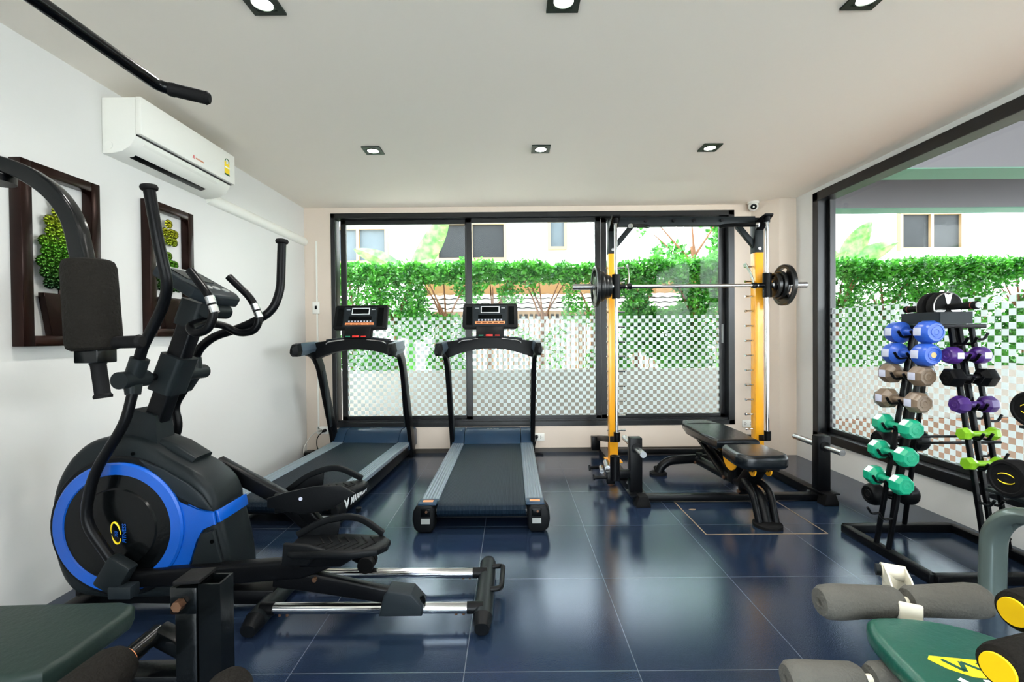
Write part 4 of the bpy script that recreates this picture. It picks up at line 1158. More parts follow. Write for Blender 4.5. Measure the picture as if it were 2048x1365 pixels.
for dx_ in (-0.052, 0.046):
    B(MB().prism(qa, (1.533 + dx_ - 0.003, 3.10, 0.328), (0, 1, 0), (0, 0, 1), 0.008), 'angle_quadrant', 'yellow')
    B(MB().prism([(a*0.42, c*0.42) for a, c in qa], (1.543 + dx_ - 0.003, 2.83, 0.31), (0, 1, 0), (0, 0, 1), 0.008), 'seat_quadrant', 'yellow')
for (yy, zz) in ((3.20, 0.145), (2.985, 0.12), (3.70, 0.11)): B(MB().cyl((1.476, yy, zz), (1.488, yy, zz), 0.012, n=12), 'pivot_bolt', 'brass')
B(MB().lathe((1.50, 3.66, 0.15), (0, 0, 1), [(0, 0.012), (0.03, 0.012), (0.03, 0.026), (0.05, 0.026), (0.052, 0.0)], n=12), 'pop_pin_knob', 'blackmatt')

# ------------------------------------------------------------------ dumbbell tree
tr = thing('dumbbell_tree', 'black square-based dumbbell tree with hooked ladders and a top tray', 'dumbbell rack', (2.235, 2.355, 0))
def T(mb, name, mat, parent=tr, **kw): return mb.build(name, mat, parent, **kw)
tx0, tx1, ty0, ty1 = 1.925, 2.545, 2.075, 2.635
for (p0, p1) in (((tx0, ty0), (tx0, ty1)), ((tx1, ty0), (tx1, ty1)), ((tx0, ty0), (tx1, ty0)), ((tx0, ty1), (tx1, ty1))):
    T(MB().beam((p0[0], p0[1], 0.022), (p1[0], p1[1], 0.022), 0.045, 0.042), 'base_rail', 'black')
CX, CY = 2.235, 2.365
TZ = 1.185
def ladder(face):
    """two bars per face, leaning in to the top plate; hooks stand out from each bar"""
    for k in (-0.038, 0.038):
        if face == 'left':   p0, p1, n_ = (tx0, CY + k, 0.04), (2.122, CY + k, TZ), (-1, 0, 0)
        if face == 'right':  p0, p1, n_ = (tx1, CY + k, 0.04), (2.348, CY + k, TZ), (1, 0, 0)
        if face == 'front':  p0, p1, n_ = (2.20 + k*0.55, ty0, 0.04), (2.20 + k*0.55, 2.262, TZ), (0, -1, 0)
        if face == 'back':   p0, p1, n_ = (CX + k, ty1, 0.04), (CX + k, 2.468, TZ), (0, 1, 0)
        bar = T(MB().beam(p0, p1, 0.019, 0.019, bev=0.003), 'ladder_bar', 'black')
        p0, p1, n_ = V(p0), V(p1), V(n_)
        for z in HOOKZ[face]:
            c = p0.lerp(p1, (z - 0.04)/(TZ - 0.04))
            MB().tube([c, c + n_*0.055 + V((0, 0, -0.004)), c + n_*0.075 + V((0, 0, 0.03))], 0.0065, n=8, fil=0.015).build('hook', 'black', bar)
LZ = [1.157, 1.044, 0.937, 0.805, 0.67, 0.53, 0.39]
FZ = [1.043, 0.937, 0.81, 0.675, 0.54]
BZs = [0.94, 0.787, 0.54, 0.215]
HOOKZ = dict(left=[z - 0.022 for z in LZ] + [0.20], front=[z - 0.022 for z in FZ] + [1.10, 0.36, 0.20], back=[z - 0.022 for z in BZs], right=[1.12, 0.9, 0.7, 0.5, 0.3])
for f in ('left', 'front', 'back', 'right'): ladder(f)
b = MB()
for (p0, p1) in (((2.122, 2.262), (2.348, 2.262)), ((2.122, 2.468), (2.348, 2.468)), ((2.122, 2.262), (2.122, 2.468)), ((2.348, 2.262), (2.348, 2.468))):
    b.beam((p0[0], p0[1], TZ), (p1[0], p1[1], TZ), 0.026, 0.02)
T(b, 'top_frame', 'black')
for (x0, x1, y, z) in ((2.03, 2.45, 2.28, 0.60), (2.03, 2.45, 2.42, 0.60)):
    T(MB().cyl((x0, y, z), (x1, y, z - 0.0), 0.007, n=8), 'tie_bar', 'black')
b = MB()
bx0, bx1, by0, by1, bz0, bz1 = 2.115, 2.275, 2.25, 2.47, 1.197, 1.257
b.box(((bx0+bx1)/2, (by0+by1)/2, bz0 + 0.003), (bx1-bx0, by1-by0, 0.006))
for x in (bx0, bx1): b.box((x, (by0+by1)/2, (bz0+bz1)/2), (0.006, by1-by0, bz1-bz0))
for y in (by0, by1): b.box(((bx0+bx1)/2, y, (bz0+bz1)/2), (bx1-bx0, 0.006, bz1-bz0))
T(b, 'top_tray', 'darkgrey')

# ab wheel on the tray
aw = thing('ab_wheel', 'black ab wheel with silver spokes resting on the dumbbell tree tray', 'ab wheel', (2.195, 2.34, 1.20))
wc = V((2.195, 2.345, 1.283))
for y0, y1 in ((2.292, 2.334), (2.346, 2.388)):
    w = MB().lathe((2.195, y0, 1.283), (0, 1, 0), [(0, 0.058), (0.002, 0.066), (0.006, 0.078), (0.021, 0.079), (0.036, 0.078), (0.04, 0.066), (0.042, 0.058)], n=40).build('wheel', 'rubber', aw)
    b = MB()
    ysp = y0 - 0.002 if y0 < 2.3 else y1
    for k in range(3):
        a = PI/2 + k*2*PI/3
        ca_, sa_ = math.cos(a), math.sin(a)
        poly = [(0.006*-sa_ + 0.012*ca_, 0.006*ca_ + 0.012*sa_), (-0.006*-sa_ + 0.012*ca_, -0.006*ca_ + 0.012*sa_), (-0.02*-sa_ + 0.07*ca_, -0.02*ca_ + 0.07*sa_), (0.06*ca_, 0.06*sa_), (0.02*-sa_ + 0.07*ca_, 0.02*ca_ + 0.07*sa_)]
        b.prism(poly, (2.195, ysp + 0.003, 1.283), (1, 0, 0), (0, 0, 1), 0.004)
    b.tube([(2.195 + 0.072*math.cos(q*PI/20), ysp, 1.283 + 0.072*math.sin(q*PI/20)) for q in range(40)], 0.003, n=6, loop=True)
    b.build('spokes', 'steel', w)
for s in (-1, 1):
    g = MB().lathe((2.195, 2.34 + s*0.05, 1.283), (0, s, 0), [(0, 0.010), (0.01, 0.017), (0.125, 0.017), (0.13, 0.019), (0.145, 0.019), (0.147, 0.012)], n=20).build('handle', 'rubber', aw)
    MB().cyl((2.195, 2.34 + s*0.172, 1.283), (2.195, 2.34 + s*0.177, 1.283), 0.0185).build('red_ring', 'darkred', g)
    MB().cyl((2.195, 2.34 + s*0.196, 1.283), (2.195, 2.34 + s*0.200, 1.283), 0.014).build('end_plug', 'pvcgrey', g)

# dumbbells, local axis along x
def dumbbell(name, mat, r, hl, gap, sides, label, group, loc, rz, rings=True, label_patch=None, cap=None, rot=0.0, taper=0.8, tilt=0.0):
    t = thing(name, label, 'dumbbell', loc, rz, group)
    for s in (-1, 1):
        b = MB()
        x0 = s*gap/2
        b.lathe((x0, 0, 0), (s, 0, 0), [(0, r*0.55), (hl*0.12, r*taper), (hl*0.30, r), (hl*0.74, r), (hl*0.90, r*0.90), (hl*0.97, r*0.80), (hl, r*0.76), (hl, r*0.62), (hl*0.975, r*0.60), (hl*0.975, r*0.44), (hl, r*0.42), (hl*1.01, r*0.24), (hl*0.99, r*0.2)], n=sides, a0=rot)
        h = b.build('head', mat, t, local=True, smooth=28)
        if label_patch:
            sy = -1 if rz == 0 else 1
            q = tilt
            ap = r*math.cos(PI/sides) + 0.0004
            MB().box((s*(gap/2 + hl*0.52), sy*ap*math.cos(q), ap*math.sin(q)), (hl*0.46, 0.003, r*0.70), rmat(rx=sy*q), bev=0.001).build('weight_label', label_patch, h, local=True)
        if cap:
            MB().cyl((s*(gap/2 + hl*0.99), 0, 0), (s*(gap/2 + hl*1.02), 0, 0), r*0.24).build('end_disc', cap, h, local=True)
    MB().lathe((-gap/2, 0, 0), (1, 0, 0), [(0, r*0.33), (gap*0.2, 0.0145), (gap*0.5, 0.0165), (gap*0.8, 0.0145), (gap, r*0.33)], n=16).build('grip', mat, t, local=True)
    return t
G1 = 'dumbbells on the tree'
def LX(z): return tx0 + (2.122 - tx0)*(z - 0.04)/(TZ - 0.04) - 0.034
def FY(z): return ty0 + (2.262 - ty0)*(z - 0.04)/(TZ - 0.04) - 0.034
def BYf(z): return ty1 + (2.468 - ty1)*(z - 0.04)/(TZ - 0.04) + 0.034
H90 = PI/2
d = dumbbell('dumbbell', 'cobalt', 0.0575, 0.092, 0.08, 16, 'blue vinyl dumbbell at the top of the left ladder, plain ends', G1, (LX(LZ[0]), CY, LZ[0]), H90, label_patch='labelgrey', rot=PI/16, tilt=0.05)
dumbbell('dumbbell', 'cobalt', 0.0575, 0.092, 0.08, 16, 'blue vinyl dumbbell second from the top, with a tan end disc', G1, (LX(LZ[1]), CY - 0.006, LZ[1]), H90, label_patch='labelgrey', rot=PI/16, tilt=0.05, cap='tan')
d = dumbbell('dumbbell', 'brown', 0.053, 0.088, 0.088, 8, 'brown vinyl dumbbell directly under the two blue ones', G1, (LX(LZ[2]), CY, LZ[2]), H90, label_patch='labelgrey', rot=PI/8, tilt=PI/8*0)
dup(d, (LX(LZ[3]), CY - 0.004, LZ[3]), None, 'brown vinyl dumbbell just above the teal ones')
d = dumbbell('dumbbell', 'mint', 0.0515, 0.075, 0.085, 8, 'teal vinyl dumbbell, uppermost of the teal ones', G1, (LX(LZ[4]), CY, LZ[4]), H90, label_patch='white', rot=PI/8, tilt=PI/4)
dup(d, (LX(LZ[5]), CY, LZ[5]), None, 'teal vinyl dumbbell between two other teal ones')
dup(d, (LX(LZ[6]), CY, LZ[6]), None, 'teal vinyl dumbbell, lowest on the left ladder')
d = dumbbell('dumbbell', 'purple', 0.0415, 0.066, 0.062, 20, 'small purple dumbbell, higher of the two purple ones', G1, (2.20, FY(FZ[0]), FZ[0]), 0, label_patch='labelgrey')
dumbbell('dumbbell', 'black', 0.049, 0.075, 0.075, 6, 'black hexagonal dumbbell between the two purple ones', G1, (2.20, FY(FZ[1]), FZ[1]), 0, rot=0, taper=0.7)
d2 = dumbbell('dumbbell', 'purple', 0.0415, 0.064, 0.062, 8, 'small purple dumbbell, lower of the two purple ones', G1, (2.20, FY(FZ[2]), FZ[2]), 0, rot=0.2)
def bone(label, loc):
    t = thing('dumbbell', label, 'dumbbell', loc, 0, G1)
    for s in (-1, 1):
        MB().lathe((s*0.03, 0, 0), (s, 0, 0), [(0, 0.013), (0.012, 0.02), (0.03, 0.031), (0.048, 0.031), (0.056, 0.026), (0.057, 0.0)], n=6, a0=0.3).build('head', 'lime', t, local=True, smooth=25)
    MB().cyl((-0.031, 0, 0), (0.031, 0, 0), 0.0125, n=14).build('grip', 'lime', t, local=True)
    return t
g = bone('small lime green dumbbell, upper of the two lime ones', (2.20, FY(FZ[3]), FZ[3]))
dup(g, (2.20, FY(FZ[4]), FZ[4]), None, 'small lime green dumbbell partly hidden by a big black dumbbell head')
d = dumbbell('dumbbell', 'greydb', 0.053, 0.085, 0.085, 8, 'grey dumbbell on the far ladder behind the lower brown one', G1, (2.19, BYf(BZs[1]), BZs[1]), 0, label_patch='labelgrey')
dup(d, (2.2, BYf(BZs[0]), BZs[0]), None, 'grey dumbbell mostly hidden behind the upper brown one')
d = dumbbell('dumbbell', 'blackmatt', 0.062, 0.09, 0.09, 16, 'black round dumbbell on the far ladder behind the teal ones', G1, (2.215, BYf(BZs[2]), BZs[2]), 0)
dup(d, (2.2, BYf(BZs[3]), BZs[3]), None, 'black round dumbbell low on the far ladder under the teal ones')

# ------------------------------------------------------------------ grey rack with large black dumbbells at the right edge
gr = thing('dumbbell_stand', 'grey-green tubular dumbbell stand cut by the right edge of the picture', 'dumbbell rack', (2.1, 1.7, 0))
def Gk(mb, name, mat, parent=gr, **kw): return mb.build(name, mat, parent, **kw)
for (y, sgn) in ((1.935, -1), (0.55, 1)):
    lg_ = Gk(MB().tube([(2.045, y, 0.006), (2.05, y, 0.30), (2.06, y + sgn*0.06, 0.40), (2.08, y + sgn*0.20, 0.43), (2.10, y + sgn*0.40, 0.435)], 1, sect=[(a*1.0, c) for a, c in rrect(0.10, 0.065, 0.032)], fil=0.09, up0=(1, 0, 0)), 'leg', 'greytube')
    MB().lathe((2.045, y, 0), (0, 0, 1), [(0, 0.075), (0.012, 0.075), (0.02, 0.06), (0.02, 0)]).build('foot_plate', 'steel', lg_)
    Gk(MB().beam((2.16, y + sgn*0.44, 0.40), (2.24, y + sgn*0.44, 1.0), 0.06, 0.06), 'upright', 'greytube')
Gk(MB().beam((2.10, 1.54, 0.435), (2.10, 0.95, 0.435), 0.065, 0.065), 'low_rail', 'greytube')
for z, xc in ((0.548, 2.0), (0.79, 2.13)):
    Gk(MB().box((xc, 1.30, z), (0.36, 0.90, 0.012), bev=0.002), 'shelf', 'gunmetal')
    Gk(MB().beam((xc + 0.06, 1.74, z - 0.02), (xc + 0.06, 0.86, z - 0.02), 0.03, 0.03), 'shelf_rail', 'greytube')
def big_db(label, loc):
    t = thing('dumbbell', label, 'dumbbell', loc, math.radians(4), 'large black dumbbells on the grey stand')
    for s in (-1, 1):
        h = MB().lathe((s*0.055, 0, 0), (s, 0, 0), [(0, 0.05), (0.006, 0.066), (0.06, 0.067), (0.068, 0.062), (0.069, 0.053), (0.065, 0.050), (0.065, 0.0)], n=36).build('head', 'rubber', t, local=True)
        b = MB()
        for (t0, t1) in ((0.4, 2.6), (0.4 + PI, 2.6 + PI)):
            pts = [(s*(0.1225 - 0.0), 0.030*math.cos(t0 + (t1-t0)*k/12), 0.018*math.sin(t0 + (t1-t0)*k/12)) for k in range(13)]
            b.tube(pts, 1, n=6, rs=[0.0006 + 0.0016*math.sin(PI*k/12) for k in range(13)])
        b.build('arc_mark', 'labelyellow', h, local=True)
    MB().cyl((-0.056, 0, 0), (0.056, 0, 0), 0.015, n=16).build('grip', 'steel', t, local=True)
    return t
g = big_db('large black round dumbbell on the lower shelf of the grey stand', (1.905, 1.65, 0.624))
dup(g, (2.045, 1.70, 0.866), None, 'large black round dumbbell on the upper shelf, cut by the right edge')

# ------------------------------------------------------------------ green sit-up bench at the lower right
sb = thing('sit_up_bench', 'green padded sit-up bench with cream frame and grey foam rollers, lower right', 'bench', (1.1, 1.1, 0))
def S(mb, name, mat, parent=sb, **kw): return mb.build(name, mat, parent, **kw)
for (cx_, cy_, cz_, ln, wdt) in ((1.03, 1.20, 0.443, 0.21, 0.041), (0.80, 1.03, 0.365, 0.17, 0.038)):
    for s in (-1, 1):
        S(MB().lathe((cx_ + s*0.012, cy_, cz_), (s, 0, 0), [(0, wdt*0.75), (0.012, wdt*0.92), (ln*0.35, wdt*0.97), (ln*0.8, wdt*1.06), (ln*0.93, wdt*1.0), (ln*0.99, wdt*0.8), (ln, wdt*0.28), (ln*0.97, wdt*0.25)], n=28), 'foam_roller', 'foamgrey')
    S(MB().cyl((cx_ - ln - 0.005, cy_, cz_), (cx_ + ln + 0.005, cy_, cz_), 0.011), 'roller_bar', 'cream')
# bracket holding the upper rollers
bu = V((0.46, 0.888, 0)).normalized(); bs = V((bu.y, -bu.x, 0))
bo = V((1.036, 1.20, 0.45))
for s in (-1, 1):
    S(MB().prism([(0.09, 0.0), (0.125, 0.005), (0.125, 0.035), (0.09, 0.042), (0.04, 0.035), (0.0, 0.018), (-0.045, -0.015), (-0.055, -0.045), (-0.03, -0.045), (0.0, -0.005), (0.05, 0.008)], bo + bs*(s*0.024 - 0.002), bu, V((0, 0, 1)), 0.004), 'bracket_cheek', 'cream')
S(MB().beam(bo - bu*0.05 + V((0, 0, -0.012)) - bs*0.025, bo - bu*0.05 + V((0, 0, -0.012)) + bs*0.025, 0.012, 0.05), 'bracket_seat', 'cream')
S(MB().beam(bo - bu*0.05 + V((0, 0, -0.038)), bo + bu*0.0 + V((0, 0, -0.038)), 0.05, 0.01), 'bracket_floor', 'cream')
bt = bo + bu*0.108 + V((0, 0, 0.02))
S(MB().cyl(bt - bs*0.028, bt + bs*0.028, 0.021), 'bracket_barrel', 'cream')
S(MB().cyl(bt - bs*0.029, bt - bs*0.04, 0.016), 'bracket_cap', 'gunmetal')
S(MB().beam(bt, bt + V((-0.005, -0.02, -0.36)), 0.045, 0.03), 'bracket_post', 'cream')
# pad rising away from the viewer
pa = math.radians(-4)
pux, puy = V((math.cos(0.17), -math.sin(0.17), 0)), V((math.sin(0.17), math.cos(0.17), -0.01)).normalized()
pad_o = V((0.905, 0.62, 0.455))
outline = [(-0.13, -0.30), (-0.135, 0.0), (-0.14, 0.25), (-0.14, 0.40), (-0.13, 0.46), (-0.105, 0.495), (-0.05, 0.508), (0.0, 0.51), (0.05, 0.503), (0.11, 0.48), (0.155, 0.44), (0.185, 0.37), (0.20, 0.25), (0.19, 0.0), (0.17, -0.30)]
pd_ = S(MB().puff(smooth_poly(outline, 3), pad_o - V((0, 0, 0.05)), pux, puy, 0.05, 0.018), 'bench_pad', 'greenpad')
pn = pux.cross(puy).normalized()
lo_ = pad_o + puy*0.345 + pn*0.0004
MB().prism([(-0.105, 0.0), (-0.095, 0.012), (0.11, 0.012), (0.11, -0.045), (-0.05, -0.045), (-0.085, -0.026)], lo_ + pux*0.03, pux, puy, 0.0008).build('logo_patch', 'labelyellow', pd_, smooth=0)
b = MB()
def stroke(p, q, w):
    a_, c_ = lo_ + pux*(p[0] + 0.03) + puy*p[1] + pn*0.0012, lo_ + pux*(q[0] + 0.03) + puy*q[1] + pn*0.0012
    b.beam(a_, c_, w, 0.0006, bev=0, upv=pn)
for (p, q, w) in (((-0.078, 0.002), (-0.055, -0.030), 0.009), ((-0.055, -0.030), (-0.044, 0.0), 0.009), ((-0.044, 0.0), (-0.005, -0.034), 0.008), ((-0.014, 0.001), (0.002, -0.028), 0.006), ((0.018, 0.002), (0.020, -0.034), 0.012), ((0.045, -0.012), (0.06, -0.03), 0.008)):
    stroke(p, q, w)
b.build('logo_strokes', 'greenpad', pd_, smooth=0)
b = MB()
for (p, q, w) in (((-0.085, -0.056), (-0.06, -0.09), 0.012), ((-0.04, -0.058), (0.06, -0.058), 0.012), ((0.01, -0.058), (0.01, -0.10), 0.012)): stroke(p, q, w)
b.build('white_letters', 'white', pd_, smooth=0)
S(MB().beam((0.955, 1.08, 0.40), (0.90, 1.04, 0.315), 0.03, 0.04), 'side_strut', 'cream')
S(MB().beam((0.80, 1.03, 0.335), (0.98, 1.04, 0.32), 0.03, 0.03), 'lower_roller_arm', 'cream')
S(MB().beam((1.02, 1.20, 0.375), (0.87, 0.30, 0.385), 0.06, 0.05), 'spine', 'cream')
for y in (1.17, 0.34):
    xx = 1.03 if y > 1 else 0.88
    S(MB().beam((xx, y, 0.38), (xx, y, 0.02), 0.05, 0.05), 'bench_leg', 'cream')
    S(MB().beam((xx - 0.2, y, 0.02), (xx + 0.2, y, 0.02), 0.05, 0.04), 'bench_foot', 'cream')
S(MB().box((0.99, 1.06, 0.36), (0.03, 0.035, 0.05), bev=0.004), 'adjuster', 'gunmetal')

# leg machine with yellow capped rollers, mostly outside the frame
lm = thing('leg_curl_machine', 'leg machine at the right edge showing two black rollers with yellow end caps', 'exercise machine', (1.55, 0.95, 0))
for (x, y, z, r) in ((1.083, 0.98, 0.548, 0.043), (0.857, 0.80, 0.558, 0.040)):
    dr = V((1, 0.16, 0)).normalized() if y > 0.9 else V((1, 0.25, 0)).normalized()
    f = MB().lathe((x, y, z), dr, [(0, r*0.72), (0.006, r*0.92), (0.02, r), (0.20, r), (0.22, r*0.9)], n=32).build('foam_roller', 'foam', lm)
    MB().lathe(V((x, y, z)) - dr*0.004, dr, [(0, 0.0), (0.0, r*0.66), (0.01, r*0.72)], n=28).build('end_cap', 'yellowcap', f).__setitem__('label', 'round yellow end cap')
    MB().cyl(V((x, y, z)) + dr*0.2, V((x, y, z)) + dr*0.42, 0.014).build('roller_shaft', 'greytube', lm)
MB().beam((1.60, 1.10, 0.552), (1.22, 0.86, 0.556), 0.05, 0.05).build('roller_carrier', 'greytube', lm)
MB().beam((1.58, 1.08, 0.54), (1.62, 0.9, 0.02), 0.06, 0.06).build('machine_post', 'greytube', lm)
MB().beam((1.62, 0.3, 0.03), (1.62, 1.3, 0.03), 0.07, 0.06).build('machine_base', 'greytube', lm)

# ------------------------------------------------------------------ multi gym in the left foreground
mg = thing('multi_gym', 'black multi-gym in the left foreground with seat, arm pad and leg rollers', 'exercise machine', (-1.3, 1.0, 0))
def Q(mb, name, mat, parent=mg, **kw): return mb.build(name, mat, parent, **kw)
Q(MB().beam((-1.72, 0.95, 0.02), (-1.72, 0.95, 2.10), 0.09, 0.07), 'mast', 'blackgloss')
Q(MB().beam((-1.72, 0.95, 2.09), (-1.0, 0.86, 2.14), 0.06, 0.06), 'top_boom', 'blackgloss')
Q(MB().beam((-1.88, 0.95, 0.03), (-0.60, 1.055, 0.03), 0.08, 0.06), 'base_beam', 'blackgloss')
Q(MB().beam((-1.70, 0.62, 0.03), (-1.70, 1.32, 0.03), 0.08, 0.06), 'base_cross_beam', 'blackgloss')
arm = [(-1.70, 1.08, 1.60), (-1.50, 1.18, 1.64), (-1.36, 1.20, 1.626), (-1.262, 1.20, 1.592), (-1.19, 1.20, 1.538), (-1.146, 1.20, 1.468), (-1.124, 1.20, 1.35)]
Q(MB().tube(arm, 1, sect=rrect(0.036, 0.042, 0.006), fil=0.06, up0=(0, 1, 0)), 'press_arm', 'blackgloss')
Q(MB().cyl((-1.70, 1.08, 1.60), (-1.70, 0.90, 1.60), 0.03), 'arm_pivot', 'blackgloss')
Q(MB().cyl((-1.36, 1.20, 1.590), (-1.36, 1.20, 1.572), 0.045), 'pulley', 'black')
ad = V((0.012, 0, -0.2306)).normalized()
Q(MB().lathe((-1.112, 1.20, 1.365), ad, [(0, 0.046), (0.004, 0.052), (0.02, 0.057), (0.215, 0.059), (0.23, 0.056), (0.237, 0.046)], n=36), 'arm_pad', 'foam')
Q(MB().box((-1.098, 1.20, 1.118), (0.062, 0.06, 0.045), bev=0.003), 'grip_block', 'blackgloss')
gp = Q(MB().lathe((-1.094, 1.20, 1.105), (0.13, 0, -1), [(0, 0.017), (0.012, 0.019), (0.016, 0.017), (0.092, 0.017), (0.097, 0.021), (0.104, 0.02)], n=20), 'hand_grip', 'rubber')
Q(MB().lathe((-1.06, 1.20, 1.148), (1, 0, 0.03), [(0, 0.016), (0.07, 0.0165), (0.078, 0.019), (0.086, 0.014)], n=20), 'side_grip', 'rubber')
# seat
Q(MB().prism([(-1.40, 0.95), (-1.06, 0.945), (-1.01, 0.965), (-1.0, 1.01), (-1.0, 1.18), (-1.02, 1.215), (-1.06, 1.225), (-1.40, 1.215)], (0, 0, 0.395), (1, 0, 0), (0, 1, 0), 0.055, bev=0.016, seg=4), 'seat_pad', 'greenleather')
Q(MB().box((-1.22, 1.08, 0.375), (0.34, 0.12, 0.03)), 'seat_bracket', 'blackgloss')
Q(MB().beam((-1.5, 1.08, 0.34), (-0.74, 1.08, 0.34), 0.06, 0.06), 'seat_beam', 'blackgloss')
Q(MB().box((-1.47, 1.06, 0.95), (0.06, 0.30, 0.75), rmat(ry=0.08), bev=0.02), 'back_pad', 'greenleather')
Q(MB().beam((-1.50, 1.06, 0.9), (-1.70, 0.97, 0.9), 0.05, 0.05), 'back_pad_bracket', 'blackgloss')
# leg station post: open square tube with a lug and rubber stop
b = MB()
for (c, s) in (((-0.695, 1.0325), (0.05, 0.005)), ((-0.695, 1.0775), (0.05, 0.005)), ((-0.7175, 1.055), (0.005, 0.04)), ((-0.6725, 1.055), (0.005, 0.04))):
    b.box((c[0], c[1], 0.303), (s[0], s[1], 0.588))
Q(b, 'leg_station_post', 'blackgloss', smooth=0)
Q(MB().box((-0.752, 1.052, 0.56), (0.062, 0.052, 0.062), bev=0.004), 'pivot_lug', 'blackgloss')
Q(MB().box((-0.745, 1.057, 0.602), (0.062, 0.062, 0.008), rmat(ry=-0.06), bev=0.002), 'rubber_stop', 'rubber')
Q(MB().cyl((-0.755, 1.025, 0.557), (-0.755, 1.008, 0.557), 0.012, n=6), 'pivot_bolt', 'brass')
Q(MB().beam((-0.752, 1.055, 0.53), (-0.752, 1.055, 0.10), 0.05, 0.045), 'leg_lever', 'blackgloss')
for (x, y0, y1, z, r) in ((-0.868, 0.70, 1.00, 0.442, 0.052), (-0.585, 0.66, 0.955, 0.432, 0.046)):
    Q(MB().lathe((x, y1, z), (0, -1, 0), [(0, r*0.45), (0.008, r*0.8), (0.03, r*0.98), (0.12, r*1.03), (y1-y0, r)], n=28), 'leg_foam_roller', 'foam')
Q(MB().cyl((-0.868, 0.68, 0.442), (-0.868, 1.10, 0.442), 0.02), 'leg_roller_shaft', 'blackgloss')
Q(MB().cyl((-0.585, 0.60, 0.432), (-0.585, 0.90, 0.432), 0.015), 'leg_roller_shaft', 'blackgloss')
Q(MB().cyl((-0.868, 1.001, 0.442), (-0.868, 1.008, 0.442), 0.026), 'leg_roller_washer', 'orange')
Q(MB().beam((-0.868, 1.10, 0.442), (-0.74, 1.075, 0.40), 0.04, 0.04), 'roller_arm', 'blackgloss')
Q(MB().beam((-0.585, 0.615, 0.432), (-0.70, 1.04, 0.10), 0.035, 0.035), 'roller_arm', 'blackgloss')
Q(MB().tube([(-0.752, 1.06, 0.12), (-0.80, 1.02, 0.10), (-0.92, 0.92, 0.16)], 0.02, fil=0.05), 'cable_guide', 'blackgloss')

# pull-down bar hanging from the boom
lb = thing('pulldown_bar', 'black pull-down bar with a rubber grip hanging at the upper left', 'pull-down bar', (-0.955, 0.87, 1.845))
MB().tube([(-0.90, 0.35, 1.83), (-0.952, 0.46, 1.848), (-0.966, 0.90, 1.852), (-0.955, 1.245, 1.846), (-0.925, 1.262, 1.842)], 0.0155, fil=0.04, n=18).build('bar', 'blackgloss', lb)
MB().lathe((-0.935, 1.257, 1.843), (0.092, 0.03, -0.012), [(0, 0.0175), (0.012, 0.0185), (0.016, 0.0172), (0.085, 0.0172), (0.09, 0.0185), (0.098, 0.013)], n=20).build('grip', 'rubber', lb)
MB().lathe((-0.90, 0.35, 1.83), (0.09, -0.03, -0.012), [(0, 0.0175), (0.085, 0.0172), (0.09, 0.0185), (0.098, 0.013)], n=20).build('grip', 'rubber', lb)
MB().cyl((-0.966, 0.86, 1.852), (-0.992, 0.861, 2.115), 0.004, n=8).build('cable', 'black', lb)

# ------------------------------------------------------------------ outside
struct('ground', MB().box((2.0, 4.0, -0.16), (40, 40, 0.1)), 'gravel', smooth=0)
tag(MB().box((6.0, 1.8, -0.06), (6.3, 8.6, 0.1)).build('terrace_floor', 'deck', smooth=0), kind='structure')
tag(MB().box((1.0, 6.05, -0.085), (13.0, 0.5, 0.1)).build('planting_bed', 'mulch', smooth=0), kind='structure')
tag(MB().box((3.5, 6.36, 0.30), (18.0, 0.12, 0.76)).build('garden_wall', 'planter', smooth=0), kind='structure')
# covered terrace beams seen through the right window
b = MB()
b.box((6.9, 2.5, 3.33), (8.0, 7.9, 0.1)); b.box((-0.6, 5.5, 3.33), (7.0, 1.95, 0.1)); 
struct('terrace_roof', b, 'concrete', smooth=0)
for i, (y0, y1, z0) in enumerate(((4.62, 4.94, 2.815), (6.20, 6.46, 2.845))):
    xa, xb = (2.95, 10.9) if i == 0 else (-4.1, 10.9)
    bmn = thing('trim_%d' % (i + 1), None, None, ((xa+xb)/2, (y0+y1)/2, z0)); bmn['kind'] = 'structure'
    MB().box(((xa+xb)/2, (y0+y1)/2, (z0 + 3.28)/2 + 0.004), (xb-xa, y1-y0, 3.28-z0)).build('beam', 'concrete', bmn, smooth=0)
    MB().box(((xa+xb)/2, (y0+y1)/2, z0 - 0.001), (xb-xa, y1-y0 + 0.006, 0.012)).build('green_light_strip', 'greenlit_soffit', bmn, smooth=0)  # thin strip that carries the green light in its colour

def leafy(mb, pts, size, rnd, droop=0.2):
    for p in pts:
        d = V((rnd.gauss(0, 1), rnd.gauss(0, 1) - 0.3, rnd.gauss(0, 0.7) + 0.15)).normalized()
        s = V((rnd.gauss(0, 1), rnd.gauss(0, 1), rnd.gauss(0, 1)))
        s = (s - d*s.dot(d)).normalized()
        n_ = d.cross(s)
        L_ = size*rnd.uniform(0.7, 1.3); w = L_*0.33
        a = mb.bm.verts.new(p); t_ = mb.bm.verts.new(p + d*L_ - n_*L_*droop*0.5)
        l = mb.bm.verts.new(p + d*L_*0.45 + s*w + n_*w*0.25); r = mb.bm.verts.new(p + d*L_*0.45 - s*w + n_*w*0.25)
        mb.bm.faces.new((a, r, t_)); mb.bm.faces.new((a, t_, l))

